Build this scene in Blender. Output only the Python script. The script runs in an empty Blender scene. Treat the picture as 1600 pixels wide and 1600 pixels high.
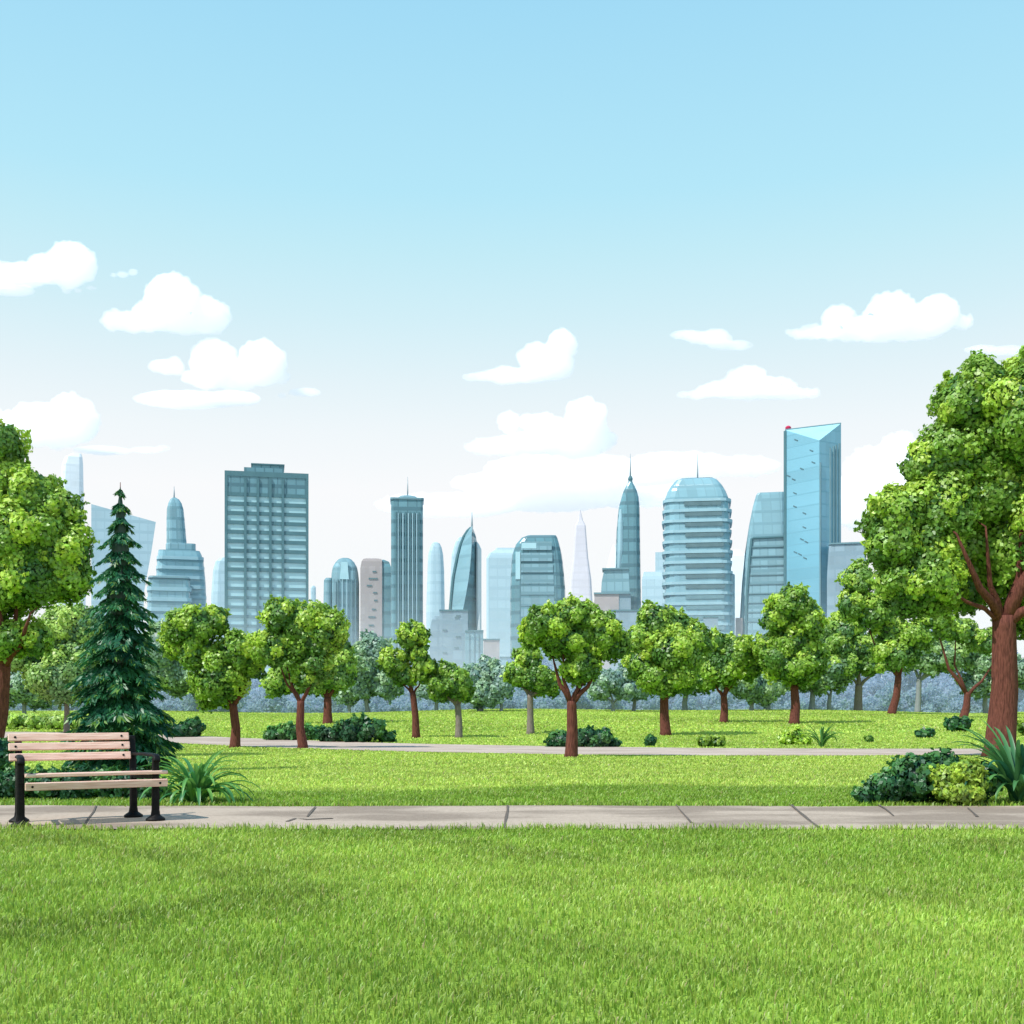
import bpy, math, random
import numpy as np
from mathutils import Vector

random.seed(7)
rng = np.random.default_rng(11)
SC = bpy.context.scene
COL = SC.collection
F, CX, YH, H = 1800.0, 800.0, 1099.0, 1.1      # focal length in photo pixels, horizon row, eye height

# ------------------------------------------------------------------ terrain
GY = np.array([-60, 12.3, 16, 40, 48, 60, 75, 95, 110, 122, 140, 200, 500, 1500, 9000.])
GZ = np.array([0, 0, -.06, -.55, -.68, -.53, -.19, .13, .30, .30, .05, -1.0, -5.0, -20, -130.])
_yy = np.concatenate([np.arange(-60, 160, .5), np.arange(160, 9000, 20)])
_zz = np.interp(_yy, GY, GZ)
_k = np.ones(9) / 9
_zs = np.convolve(np.pad(_zz[:440], 4, mode='edge'), _k, 'valid')
_zz[:436] = _zs[:436]
def G(x, y):
    x = np.asarray(x, float); y = np.asarray(y, float)
    z = np.interp(y, _yy, _zz)
    w = np.clip((y - 60) / 50, 0, 1) * np.clip((400 - y) / 250, 0, 1)
    z = z + w * (.16 * np.sin(x * .085 + .6) + .10 * np.sin(x * .19 + 2.))
    return z
def ground(px, py):
    """ground point seen at a photo pixel"""
    d = 3.5
    while d < 114:
        x = (px - CX) / F * d
        if H - (py - YH) / F * d <= float(G(x, d)): break
        d += .05
    return (px - CX) / F * d, d, float(G((px - CX) / F * d, d))
def P(px, py, d):
    return np.array([(px - CX) / F * d, d, H - (py - YH) / F * d])

# ------------------------------------------------------------------ materials
def new_mat(name):
    m = bpy.data.materials.new(name); m.use_nodes = True
    m.node_tree.nodes.clear()
    return m, m.node_tree.nodes, m.node_tree.links
def out(m, sock, vol=False):
    o = m.node_tree.nodes.new('ShaderNodeOutputMaterial')
    m.node_tree.links.new(sock, o.inputs['Volume' if vol else 'Surface'])
def mat_plain(name, c1, c2, rough=.6, scale=6., metal=0., bump=.1, spec=.4, stretch=(1, 1, 1), detail=5):
    m, N, L = new_mat(name)
    tc = N.new('ShaderNodeTexCoord'); mp = N.new('ShaderNodeMapping'); mp.inputs['Scale'].default_value = stretch
    L.new(tc.outputs['Object'], mp.inputs['Vector'])
    nz = N.new('ShaderNodeTexNoise'); nz.inputs['Scale'].default_value = scale; nz.inputs['Detail'].default_value = detail
    L.new(mp.outputs[0], nz.inputs['Vector'])
    rp = N.new('ShaderNodeValToRGB')
    rp.color_ramp.elements[0].position = .3; rp.color_ramp.elements[0].color = (*c1, 1)
    rp.color_ramp.elements[1].position = .7; rp.color_ramp.elements[1].color = (*c2, 1)
    L.new(nz.outputs['Fac'], rp.inputs[0])
    b = N.new('ShaderNodeBsdfPrincipled')
    b.inputs['Roughness'].default_value = rough; b.inputs['Metallic'].default_value = metal
    b.inputs['Specular IOR Level'].default_value = spec
    L.new(rp.outputs[0], b.inputs['Base Color'])
    if bump:
        bp = N.new('ShaderNodeBump'); bp.inputs['Strength'].default_value = bump; bp.inputs['Distance'].default_value = .05
        L.new(nz.outputs['Fac'], bp.inputs['Height']); L.new(bp.outputs[0], b.inputs['Normal'])
    out(m, b.outputs[0])
    return m
def mat_leaf(name, trans=.3, gloss=.05):
    m, N, L = new_mat(name)
    at = N.new('ShaderNodeAttribute'); at.attribute_name = 'col'
    d = N.new('ShaderNodeBsdfDiffuse'); t = N.new('ShaderNodeBsdfTranslucent'); g = N.new('ShaderNodeBsdfGlossy')
    g.inputs['Roughness'].default_value = .45
    hs = N.new('ShaderNodeHueSaturation'); hs.inputs['Value'].default_value = 1.25; hs.inputs['Hue'].default_value = .485
    L.new(at.outputs['Color'], d.inputs[0]); L.new(at.outputs['Color'], hs.inputs['Color']); L.new(hs.outputs[0], t.inputs[0])
    x = N.new('ShaderNodeMixShader'); x.inputs[0].default_value = trans
    L.new(d.outputs[0], x.inputs[1]); L.new(t.outputs[0], x.inputs[2])
    y = N.new('ShaderNodeMixShader'); y.inputs[0].default_value = gloss
    L.new(x.outputs[0], y.inputs[1]); L.new(g.outputs[0], y.inputs[2])
    out(m, y.outputs[0])
    return m
def mat_facade(name, glass, frame, floor=3.6, bay=2.4, sp=.28, mul=.1, rough=.25, var=.25, metal=.0):
    """storeys and bays with a slightly different tone in every pane"""
    m, N, L = new_mat(name)
    tc = N.new('ShaderNodeTexCoord'); se = N.new('ShaderNodeSeparateXYZ'); L.new(tc.outputs['Object'], se.inputs[0])
    def mth(op, a, b=None, c=None):
        n = N.new('ShaderNodeMath'); n.operation = op
        for i, v in enumerate((a, b, c)):
            if v is None: continue
            if isinstance(v, (int, float)): n.inputs[i].default_value = v
            else: L.new(v, n.inputs[i])
        return n.outputs[0]
    u = mth('DIVIDE', mth('ADD', se.outputs['X'], mth('MULTIPLY', se.outputs['Y'], 1.0)), bay)
    v = mth('DIVIDE', se.outputs['Z'], floor)
    fu, fv = mth('FRACT', u), mth('FRACT', v)
    msk = mth('MAXIMUM', mth('LESS_THAN', fu, mul), mth('LESS_THAN', fv, sp))
    cb = N.new('ShaderNodeCombineXYZ'); L.new(mth('FLOOR', u), cb.inputs[0]); L.new(mth('FLOOR', v), cb.inputs[1])
    wn = N.new('ShaderNodeTexWhiteNoise'); wn.noise_dimensions = '2D'; L.new(cb.outputs[0], wn.inputs['Vector'])
    big = N.new('ShaderNodeTexNoise'); big.inputs['Scale'].default_value = .035; big.inputs['Detail'].default_value = 3
    L.new(tc.outputs['Object'], big.inputs['Vector'])
    val = mth('ADD', mth('MULTIPLY', wn.outputs['Value'], var), mth('ADD', mth('MULTIPLY', big.outputs['Fac'], .55), 1 - var * .5 - .27))
    hs = N.new('ShaderNodeHueSaturation'); hs.inputs['Color'].default_value = (*glass, 1); L.new(val, hs.inputs['Value'])
    mx = N.new('ShaderNodeMix'); mx.data_type = 'RGBA'
    L.new(msk, mx.inputs['Factor']); L.new(hs.outputs[0], mx.inputs[6]); mx.inputs[7].default_value = (*frame, 1)
    b = N.new('ShaderNodeBsdfPrincipled'); b.inputs['Metallic'].default_value = metal
    L.new(mx.outputs[2], b.inputs['Base Color'])
    L.new(mth('ADD', mth('MULTIPLY', msk, .4), rough), b.inputs['Roughness'])
    bp = N.new('ShaderNodeBump'); bp.inputs['Strength'].default_value = .25; bp.inputs['Distance'].default_value = .2
    L.new(msk, bp.inputs['Height']); L.new(bp.outputs[0], b.inputs['Normal'])
    out(m, b.outputs[0])
    return m
LEAF = mat_leaf('leaf')
LEAFH = mat_leaf('hazy_leaf', .5, 0.)
BLADE = mat_leaf('grass_blade', .35, .03)
BARK = mat_plain('bark', (.075, .024, .018), (.19, .064, .048), .85, 9, bump=.8, spec=.2, stretch=(3, 3, .5))
BARKG = mat_plain('grey_bark', (.15, .125, .11), (.26, .215, .19), .85, 9, bump=.6, spec=.2, stretch=(3, 3, .5))
BARKH = mat_plain('hazy_bark', (.20, .22, .23), (.27, .29, .31), .9, 6, bump=.3, spec=.1, stretch=(3, 3, .5))
IRON = mat_plain('black_iron', (.003, .003, .004), (.008, .007, .007), .55, 30, bump=.08, spec=.18)
WOOD = mat_plain('bench_wood', (.64, .35, .27), (.95, .68, .58), .55, 3.5, bump=.12, stretch=(1.2, 22, 22), detail=8)
METAL = mat_plain('mast_metal', (.30, .36, .40), (.38, .44, .48), .5, 2, bump=0)

# ------------------------------------------------------------------ object helpers
def tag(o, label=None, cat=None, group=None, kind=None):
    for k, v in (('label', label), ('category', cat), ('group', group), ('kind', kind)):
        if v: o[k] = v
    return o
def empty(name, loc, rz=0):
    o = bpy.data.objects.new(name, None); COL.objects.link(o)
    o.location = loc; o.rotation_euler = (0, 0, rz); o.empty_display_size = .3
    return o
class MB:
    def __init__(s): s.v = []; s.f = []
    def add(s, vs, fs):
        o = len(s.v); s.v += [tuple(map(float, p)) for p in vs]; s.f += [tuple(o + i for i in f) for f in fs]; return s
    def box(s, x0, x1, y0, y1, z0, z1):
        return s.add([(x0, y0, z0), (x1, y0, z0), (x1, y1, z0), (x0, y1, z0), (x0, y0, z1), (x1, y0, z1), (x1, y1, z1), (x0, y1, z1)],
                     [(0, 3, 2, 1), (4, 5, 6, 7), (0, 1, 5, 4), (1, 2, 6, 5), (2, 3, 7, 6), (3, 0, 4, 7)])
    def loft(s, secs):
        n = len(secs[0]); vs = [p for q in secs for p in q]; fs = []
        for k in range(len(secs) - 1):
            for i in range(n):
                j = (i + 1) % n
                fs.append((k * n + i, k * n + j, (k + 1) * n + j, (k + 1) * n + i))
        fs.append(tuple(range(n - 1, -1, -1))); fs.append(tuple((len(secs) - 1) * n + i for i in range(n)))
        return s.add(vs, fs)
    def tube(s, pts, rad, n=8, jit=0.):
        pts = [Vector(p) for p in pts]; rings = []
        for i, p in enumerate(pts):
            t = (pts[min(i + 1, len(pts) - 1)] - pts[max(i - 1, 0)]).normalized()
            a = Vector((0, 1, 0)) if abs(t.y) < .9 else Vector((1, 0, 0))
            u = t.cross(a).normalized(); w = t.cross(u)
            rings.append([p + (u * math.cos(q) + w * math.sin(q)) * rad[i] * (1 + random.uniform(-jit, jit))
                          for q in (2 * math.pi * k / n for k in range(n))])
        return s.loft(rings)
    def build(s, name, mat, parent=None, smooth=False, bevel=0.):
        me = bpy.data.meshes.new(name); me.from_pydata(s.v, [], s.f); me.validate()
        o = bpy.data.objects.new(name, me); COL.objects.link(o)
        if parent: o.parent = parent
        me.materials.append(mat)
        import bmesh
        bm = bmesh.new(); bm.from_mesh(me); bmesh.ops.recalc_face_normals(bm, faces=bm.faces); bm.to_mesh(me); bm.free()
        if smooth: me.polygons.foreach_set('use_smooth', [True] * len(me.polygons))
        if bevel:
            b = o.modifiers.new('bevel', 'BEVEL'); b.width = bevel; b.segments = 2; b.limit_method = 'ANGLE'
        return o
def np_mesh(name, verts, loops, sizes, cols, mat, parent=None):
    """fast mesh from arrays; cols is one colour per vertex"""
    me = bpy.data.meshes.new(name)
    me.vertices.add(len(verts)); me.vertices.foreach_set('co', np.ascontiguousarray(verts, dtype=np.float32).ravel())
    me.loops.add(len(loops)); me.loops.foreach_set('vertex_index', np.ascontiguousarray(loops, dtype=np.int32))
    st = np.concatenate([[0], np.cumsum(sizes)[:-1]]).astype(np.int32)
    me.polygons.add(len(sizes)); me.polygons.foreach_set('loop_start', st)
    me.update(calc_edges=True)
    if cols is not None:
        a = me.color_attributes.new('col', 'FLOAT_COLOR', 'POINT')
        a.data.foreach_set('color', np.concatenate([cols, np.ones((len(cols), 1))], 1).astype(np.float32).ravel())
    me.materials.append(mat)
    o = bpy.data.objects.new(name, me); COL.objects.link(o)
    if parent: o.parent = parent
    return o
def unit(a): return a / np.maximum(np.linalg.norm(a, axis=-1, keepdims=True), 1e-9)

# ------------------------------------------------------------------ foliage
_ico = None
def ico(sub=2):
    global _ico
    if _ico is None:
        import bmesh
        bm = bmesh.new(); bmesh.ops.create_icosphere(bm, subdivisions=sub, radius=1)
        _ico = (np.array([v.co[:] for v in bm.verts]), np.array([[v.index for v in f.verts] for f in bm.faces])); bm.free()
    return _ico
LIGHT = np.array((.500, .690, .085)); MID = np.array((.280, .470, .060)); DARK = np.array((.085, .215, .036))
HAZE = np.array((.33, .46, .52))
def foliage(lobes, leaf, dens, haze=0., pal=(LIGHT, MID, DARK), origin=(0, 0, 0), core=.66, clumps=15, floor=None, longer=1.45, ruff=1., messy=.38, vary=1.):
    """lobes: list of (centre, radii). Leaf clumps over each lobe, leaves over each clump."""
    V, C, LP, SZ = [], [], [], []
    nv = 0
    lob = [(np.array(c, float), np.array(r, float)) for c, r in lobes]
    iv, ifc = ico()
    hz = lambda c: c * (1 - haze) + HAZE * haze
    for li, (c, r) in enumerate(lob):
        rm = r.mean()
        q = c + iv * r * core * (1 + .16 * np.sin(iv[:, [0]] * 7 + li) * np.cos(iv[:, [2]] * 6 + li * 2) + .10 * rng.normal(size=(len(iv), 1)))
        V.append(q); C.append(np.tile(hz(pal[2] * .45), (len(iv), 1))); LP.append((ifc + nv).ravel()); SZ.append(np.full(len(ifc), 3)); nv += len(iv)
        K = clumps
        ph = np.arange(K) + .5; th = ph * 2.39996 + rng.uniform(0, 6)
        zc = 1 - 2 * ph / K
        dirs = np.stack([np.sqrt(1 - zc ** 2) * np.cos(th), np.sqrt(1 - zc ** 2) * np.sin(th), zc], 1) + rng.normal(scale=.18, size=(K, 3))
        dirs = unit(dirs)
        for k in range(-1, K):
            rc = rm * rng.uniform(.30, .46) if k >= 0 else rm * .74
            cc = c + dirs[k] * r * rng.uniform(.62, .80) if k >= 0 else c
            n = max(6, int(dens * 4 * math.pi * rc * rc))
            nd = unit(rng.normal(size=(n, 3)))
            p = cc + nd * rc * (rng.uniform(.55, 1.0, size=(n, 1)) ** .5 * (1 + .10 * ruff * rng.normal(size=(n, 1))))
            if k < 0: p = c + nd * r * rng.uniform(.66, .86, (n, 1))
            for _ in range(3 if k >= 0 else 0):
                sd = unit(rng.normal(size=3) + dirs[k]); sel = rng.uniform(size=n) < .035
                p[sel] = cc + sd * rc * rng.uniform(.9, 1.42, (sel.sum(), 1)) + rng.normal(scale=.07 * rc, size=(sel.sum(), 3))
            keep = np.ones(n, bool)
            for lj, (c2, r2) in enumerate(lob):
                keep &= (((p - c2) / (r2 * .70)) ** 2).sum(1) > 1
            if floor is not None: keep &= p[:, 2] > floor
            p, nd = p[keep], nd[keep]; n = len(p)
            if n == 0: continue
            nrm = unit(.55 * nd + .55 * unit((p - c) / r) + messy * rng.normal(size=(n, 3)))
            t = unit(np.cross(nrm, rng.normal(size=(n, 3)))); b = np.cross(nrm, t)
            s = leaf * rng.uniform(.6, 1.25, size=(n, 1))
            quad = np.stack([p - t * s * longer * .5, p - b * s * .5 + nrm * s * .12, p + t * s * longer * .5, p + b * s * .5 + nrm * s * .12], 1)
            f = rng.uniform(0, 1)
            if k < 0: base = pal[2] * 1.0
            elif dirs[k][2] < -.35: base = pal[1] * (1 - f) + pal[2] * f  # downward-facing clumps get darker leaves: underside shade put into the colour
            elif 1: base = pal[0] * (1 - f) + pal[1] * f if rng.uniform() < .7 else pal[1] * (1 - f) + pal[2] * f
            cl = base * rng.uniform(.80, 1.16, size=(n, 1)) * (1 + rng.normal(scale=.05, size=(n, 3)))
            V.append(quad.reshape(-1, 3)); C.append(np.repeat(hz(np.clip(cl, .004, .9)), 4, 0))
            LP.append(np.arange(nv, nv + 4 * n)); SZ.append(np.full(n, 4)); nv += 4 * n
    return np.concatenate(V) - np.array(origin), np.concatenate(LP), np.concatenate(SZ), np.concatenate(C)

def tree(name, label, base, lobes_px, trunk_px, fork, lean=0, haze=0., bark=None, leaf_px=4.2, group=None, pal=(LIGHT, MID, DARK), cat='tree',
         limbs=None, d=None, dens=None, clumps=15):
    bx, by = base
    if d is None: x, d, z = ground(bx, by)
    else: x = (bx - CX) / F * d; z = float(G(x, d))
    s = d / F
    root = empty(name, (x, d, z)); tag(root, label, cat, group)
    lobes = []
    for i, (lx, ly, rx, ry, *back) in enumerate(lobes_px):
        dy = random.uniform(-.35, .35) * (rx + ry) * .5 * s + (back[0] if back else 0)
        c = P(lx, ly, d); c[1] += dy
        lobes.append((c, np.array([rx, (rx + ry) / 2, ry]) * s * (.92 if haze < .1 else 1.06)))
    leaf = leaf_px * s
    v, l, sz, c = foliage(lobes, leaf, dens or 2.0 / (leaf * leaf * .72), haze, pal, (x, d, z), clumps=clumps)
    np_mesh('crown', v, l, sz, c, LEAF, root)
    tm = MB(); o = np.array((x, d, z))
    fk = P(fork[0], fork[1], d) - o
    b0 = np.array((0, 0, -.15)); r0 = trunk_px * s / 2
    mid = (b0 + fk) / 2 + np.array((random.uniform(-.2, .2) * r0 * 2, 0, 0))
    tm.tube([b0, b0 + np.array((0, 0, .15 + .08 * fk[2])), mid, fk * .85 + mid * .15, fk], [r0 * 1.5, r0 * 1.12, r0 * .95, r0 * .85, r0 * .8], 10, .06)
    tg = limbs or [(q[0], q[1]) for q in lobes_px]
    for i, t in enumerate(tg):
        e = P(t[0], t[1], d) - o
        if limbs is None: e = lobes[i][0] - o
        if len(t) > 3: e = e + np.array((0, t[3], 0))
        m1 = fk + (e - fk) * .4 + np.array((np.sign(e[0] - fk[0]) * .08, random.uniform(-.1, .1), -.05)) * (np.linalg.norm(e - fk))
        rr = r0 * (t[2] if len(t) > 2 else .55)
        pts = [fk - np.array((0, 0, r0 * .8)), fk + (m1 - fk) * .5, m1, m1 + (e - m1) * .55, e]; rd = [rr, rr * .88, rr * .68, rr * .42, rr * .2]
        if len(t) > 3: pts.append(e + np.array((.1 * np.sign(e[0] - fk[0]), 1.5, .7))); rd.append(rr * .08)
        tm.tube(pts, rd, 8, .06)
    tm.build('trunk', bark or BARK, root, smooth=True)
    return root
def shrub(name, label, base, lobes_px, leaf_px=4.5, pal=None, d=None, cat='shrub', group=None, haze=0., clumps=11, longer=1.5):
    if d is None: x, d, z = ground(*base)
    else: x = (base[0] - CX) / F * d; z = float(G(x, d))
    s = d / F; lobes = []
    for lx, ly, rx, ry in lobes_px:
        c = P(lx, ly, d); c[1] += random.uniform(-.3, .5) * rx * s
        lobes.append((c, np.array([rx, max(rx * .7, ry), ry]) * s))
    leaf = leaf_px * s
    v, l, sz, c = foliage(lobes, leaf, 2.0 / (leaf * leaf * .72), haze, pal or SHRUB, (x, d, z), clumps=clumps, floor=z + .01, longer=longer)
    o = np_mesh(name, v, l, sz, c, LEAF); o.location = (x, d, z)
    return tag(o, label, cat, group)
SHRUB = (np.array((.095, .270, .060)), np.array((.045, .170, .050)), np.array((.016, .090, .040)))
SHRUBL = (np.array((.36, .50, .06)), np.array((.22, .37, .045)), np.array((.08, .20, .035)))
def blade_plant(name, label, base, n, length, width, spread, d=None, cat='plant', cols=((.10, .24, .06), (.02, .10, .045)), group=None, ymax=.5):
    """rosette of arching strap leaves"""
    if d is None: x, d, z = ground(*base)
    else: x = (base[0] - CX) / F * d; z = float(G(x, d))
    V, LP, SZ, C = [], [], [], []; nv = 0; S = 9
    for i in range(n):
        a = rng.uniform(0, 2 * math.pi); ln = length * rng.uniform(.65, 1.08); tilt = rng.uniform(.12, 1.0)
        dr = np.array((math.cos(a), math.sin(a) * .8, 0)); side = np.array((-dr[1], dr[0], 0))
        p = np.array((rng.uniform(-.05, .05), rng.uniform(-.05, .05), 0)) + dr * .03
        ang = math.pi / 2 - tilt * .55 * spread; bend = rng.uniform(.09, .19) * (0.6 + tilt) * spread
        f = rng.uniform(0, 1); c = np.array(cols[0]) * f + np.array(cols[1]) * (1 - f)
        pts = []
        for k in range(S + 1):
            t = k / S; w = width * (.55 + .9 * t) * (1 - t) ** .55 if t > .35 else width * (.55 + .9 * t)
            up = np.array((-dr[0] * math.sin(ang), -dr[1] * math.sin(ang), math.cos(ang)))
            pts.append((p - side * w / 2 + up * w * .22, p + up * 0, p + side * w / 2 + up * w * .22))
            p = p + (dr * math.cos(ang) + np.array((0, 0, math.sin(ang)))) * ln / S
            ang -= bend * (0.5 + 1.2 * t)
            if p[2] < .01: p[2] = .01
        for k in range(S + 1):
            V += [pts[k][0], pts[k][1], pts[k][2]]; C += [c * (1.0 + .25 * (k / S)), c * 1.35, c * (1.0 + .25 * (k / S))]
        for k in range(S):
            b = nv + 3 * k
            LP += [b, b + 1, b + 4, b + 3, b + 1, b + 2, b + 5, b + 4]; SZ += [4, 4]
        nv += 3 * (S + 1)
    o = np_mesh(name, np.array(V), np.array(LP), np.array(SZ), np.array(C), LEAF); o.location = (x, d, z)
    return tag(o, label, cat, group)

# ------------------------------------------------------------------ ground, paths, grass
def ground_mesh():
    ys = np.unique(np.concatenate([np.arange(-8, 60, 1.0), np.arange(60, 160, 2.), np.geomspace(160, 8000, 40)]))
    xs = np.unique(np.concatenate([np.linspace(-120, 120, 121), np.linspace(-5000, 5000, 41)]))
    X, Y = np.meshgrid(xs, ys); Z = G(X, Y)
    nx, ny = len(xs), len(ys)
    i = (np.arange(ny - 1)[:, None] * nx + np.arange(nx - 1)[None]).ravel()
    lp = np.stack([i, i + 1, i + nx + 1, i + nx], 1).ravel()
    m, N, L = new_mat('lawn')
    tc = N.new('ShaderNodeTexCoord'); se = N.new('ShaderNodeSeparateXYZ'); L.new(tc.outputs['Object'], se.inputs[0])
    n1 = N.new('ShaderNodeTexNoise'); n1.inputs['Scale'].default_value = .22; n1.inputs['Detail'].default_value = 4
    n2 = N.new('ShaderNodeTexNoise'); n2.inputs['Scale'].default_value = 14; n2.inputs['Detail'].default_value = 6
    mp = N.new('ShaderNodeMapping'); mp.inputs['Scale'].default_value = (.35, 1, 1)
    L.new(tc.outputs['Object'], mp.inputs[0]); L.new(mp.outputs[0], n1.inputs['Vector']); L.new(tc.outputs['Object'], n2.inputs['Vector'])
    r1 = N.new('ShaderNodeValToRGB'); e = r1.color_ramp.elements
    e[0].position = .38; e[0].color = (.25, .40, .05, 1); e[1].position = .62; e[1].color = (.38, .53, .085, 1)
    L.new(n1.outputs['Fac'], r1.inputs[0])
    mx = N.new('ShaderNodeMix'); mx.data_type = 'RGBA'; mx.blend_type = 'MULTIPLY'; mx.inputs['Factor'].default_value = .55
    r2 = N.new('ShaderNodeValToRGB'); r2.color_ramp.elements[0].position = .3; r2.color_ramp.elements[0].color = (.45, .5, .4, 1); r2.color_ramp.elements[1].position = .65
    L.new(n2.outputs['Fac'], r2.inputs[0]); L.new(r1.outputs[0], mx.inputs[6]); L.new(r2.outputs[0], mx.inputs[7])
    b = N.new('ShaderNodeBsdfPrincipled'); b.inputs['Roughness'].default_value = .9; b.inputs['Specular IOR Level'].default_value = .1
    bp = N.new('ShaderNodeBump'); bp.inputs['Strength'].default_value = .5; bp.inputs['Distance'].default_value = .04
    L.new(n2.outputs['Fac'], bp.inputs['Height']); L.new(bp.outputs[0], b.inputs['Normal'])
    # beyond the park the ground is the pale grey floor of the city
    mr = N.new('ShaderNodeMapRange'); mr.inputs['From Min'].default_value = 150; mr.inputs['From Max'].default_value = 230; L.new(se.outputs['Y'], mr.inputs['Value'])
    mc = N.new('ShaderNodeMix'); mc.data_type = 'RGBA'; L.new(mr.outputs[0], mc.inputs['Factor']); L.new(mx.outputs[2], mc.inputs[6]); mc.inputs[7].default_value = (.40, .42, .44, 1)
    L.new(mc.outputs[2], b.inputs['Base Color'])
    out(m, b.outputs[0])
    o = np_mesh('ground', np.stack([X, Y, Z], 2).reshape(-1, 3), lp, np.full(len(i), 4), None, m)
    o.data.polygons.foreach_set('use_smooth', [True] * len(o.data.polygons))
    tag(o, kind='structure')
ground_mesh()

def mat_concrete(name, lo, hi, patch):
    m, N, L = new_mat(name)
    tc = N.new('ShaderNodeTexCoord')
    mp = N.new('ShaderNodeMapping'); mp.inputs['Scale'].default_value = (.45, 1.0, 1); L.new(tc.outputs['Object'], mp.inputs[0])
    n1 = N.new('ShaderNodeTexNoise'); n1.inputs['Scale'].default_value = .9; n1.inputs['Detail'].default_value = 3; L.new(mp.outputs[0], n1.inputs['Vector'])
    n2 = N.new('ShaderNodeTexNoise'); n2.inputs['Scale'].default_value = 22; n2.inputs['Detail'].default_value = 8; L.new(tc.outputs['Object'], n2.inputs['Vector'])
    v = N.new('ShaderNodeTexVoronoi'); v.inputs['Scale'].default_value = 90; L.new(tc.outputs['Object'], v.inputs['Vector'])
    r = N.new('ShaderNodeValToRGB'); e = r.color_ramp.elements
    e[0].position = .44; e[0].color = (*lo, 1); e[1].position = .54; e[1].color = (*hi, 1); L.new(n1.outputs['Fac'], r.inputs[0])
    r2 = N.new('ShaderNodeValToRGB'); r2.color_ramp.elements[0].position = .25; r2.color_ramp.elements[0].color = (.68, .66, .64, 1); r2.color_ramp.elements[1].position = .6
    L.new(n2.outputs['Fac'], r2.inputs[0])
    mx = N.new('ShaderNodeMix'); mx.data_type = 'RGBA'; mx.blend_type = 'MULTIPLY'; mx.inputs['Factor'].default_value = patch
    L.new(r.outputs[0], mx.inputs[6]); L.new(r2.outputs[0], mx.inputs[7])
    b = N.new('ShaderNodeBsdfPrincipled'); b.inputs['Roughness'].default_value = .85; b.inputs['Specular IOR Level'].default_value = .2
    bp = N.new('ShaderNodeBump'); bp.inputs['Strength'].default_value = .35; bp.inputs['Distance'].default_value = .01
    L.new(v.outputs['Distance'], bp.inputs['Height']); L.new(bp.outputs[0], b.inputs['Normal']); L.new(mx.outputs[2], b.inputs['Base Color'])
    out(m, b.outputs[0])
    return m
PATH_N, PATH_F = 9.95, 12.30
CONC = mat_concrete('path_concrete', (.30, .232, .182), (.475, .378, .300), .6)
CONC2 = mat_concrete('far_path_concrete', (.43, .335, .275), (.53, .425, .36), .4)
GROOVE = mat_plain('groove', (.09, .07, .055), (.14, .11, .09), .9, 20, bump=0)
def near_edge(x): return PATH_N + .03 * np.sin(x * 1.7) + .02 * np.sin(x * 4.1)
def far_edge(x): return PATH_F + .05 * np.sin(x * 1.1 + 1) + .03 * np.sin(x * 3.3)
def strip(name, xs, ya, yb, lift, mat, rows=4, curved=True):
    V, LP, SZ = [], [], []
    for x, a, b in zip(xs, ya, yb):
        for r in range(rows + 1):
            y = a + (b - a) * r / rows; xx = x[0] + (x[1] - x[0]) * r / rows if hasattr(x, '__len__') else x
            V.append((xx, y, float(G(xx, y)) + lift))
    n = len(ya)
    for i in range(n - 1):
        for r in range(rows):
            a = i * (rows + 1) + r; LP += [a, a + rows + 1, a + rows + 2, a + 1]; SZ.append(4)
    o = np_mesh(name, np.array(V), np.array(LP), np.array(SZ), None, mat)
    return tag(o, kind='structure')
xs = np.arange(-40, 40.1, .25)
path = strip('path', xs, near_edge(xs), far_edge(xs), .016, CONC)
def groove(pts, w):
    """a joint or crack across the path: thin dark strip, 4 mm above the slabs"""
    mb = MB(); vs = []
    q = [ground(*p) for p in pts]
    for i, (x, y, z) in enumerate(q):
        a = q[max(i - 1, 0)]; b = q[min(i + 1, len(q) - 1)]
        tx, ty = b[0] - a[0], b[1] - a[1]; l = math.hypot(tx, ty) or 1
        nx, ny = -ty / l, tx / l; ww = w * random.uniform(.5, 1.2)
        vs += [(x + nx * ww, y + ny * ww, .020), (x - nx * ww, y - ny * ww, .020)]
    mb.add(vs, [(2 * i, 2 * i + 1, 2 * i + 3, 2 * i + 2) for i in range(len(q) - 1)])
    mb.build('crack', GROOVE, path)
groove([(793, 1262), (793, 1270), (791, 1280), (789, 1290), (786, 1297)], .016)
groove([(1236, 1261), (1246, 1270), (1257, 1279), (1268, 1288), (1281, 1297)], .022)
groove([(1056, 1261), (1063, 1270), (1072, 1280), (1080, 1289)], .012)
groove([(448, 1287), (462, 1282), (480, 1284), (500, 1283), (520, 1282)], .03)
groove([(480, 1280), (487, 1271), (493, 1264)], .012)
groove([(1372, 1261), (1384, 1268), (1396, 1278)], .014)
groove([(1512, 1266), (1520, 1273), (1527, 1280)], .014)
groove([(150, 1262), (146, 1272), (137, 1284), (130, 1297)], .010)

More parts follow.
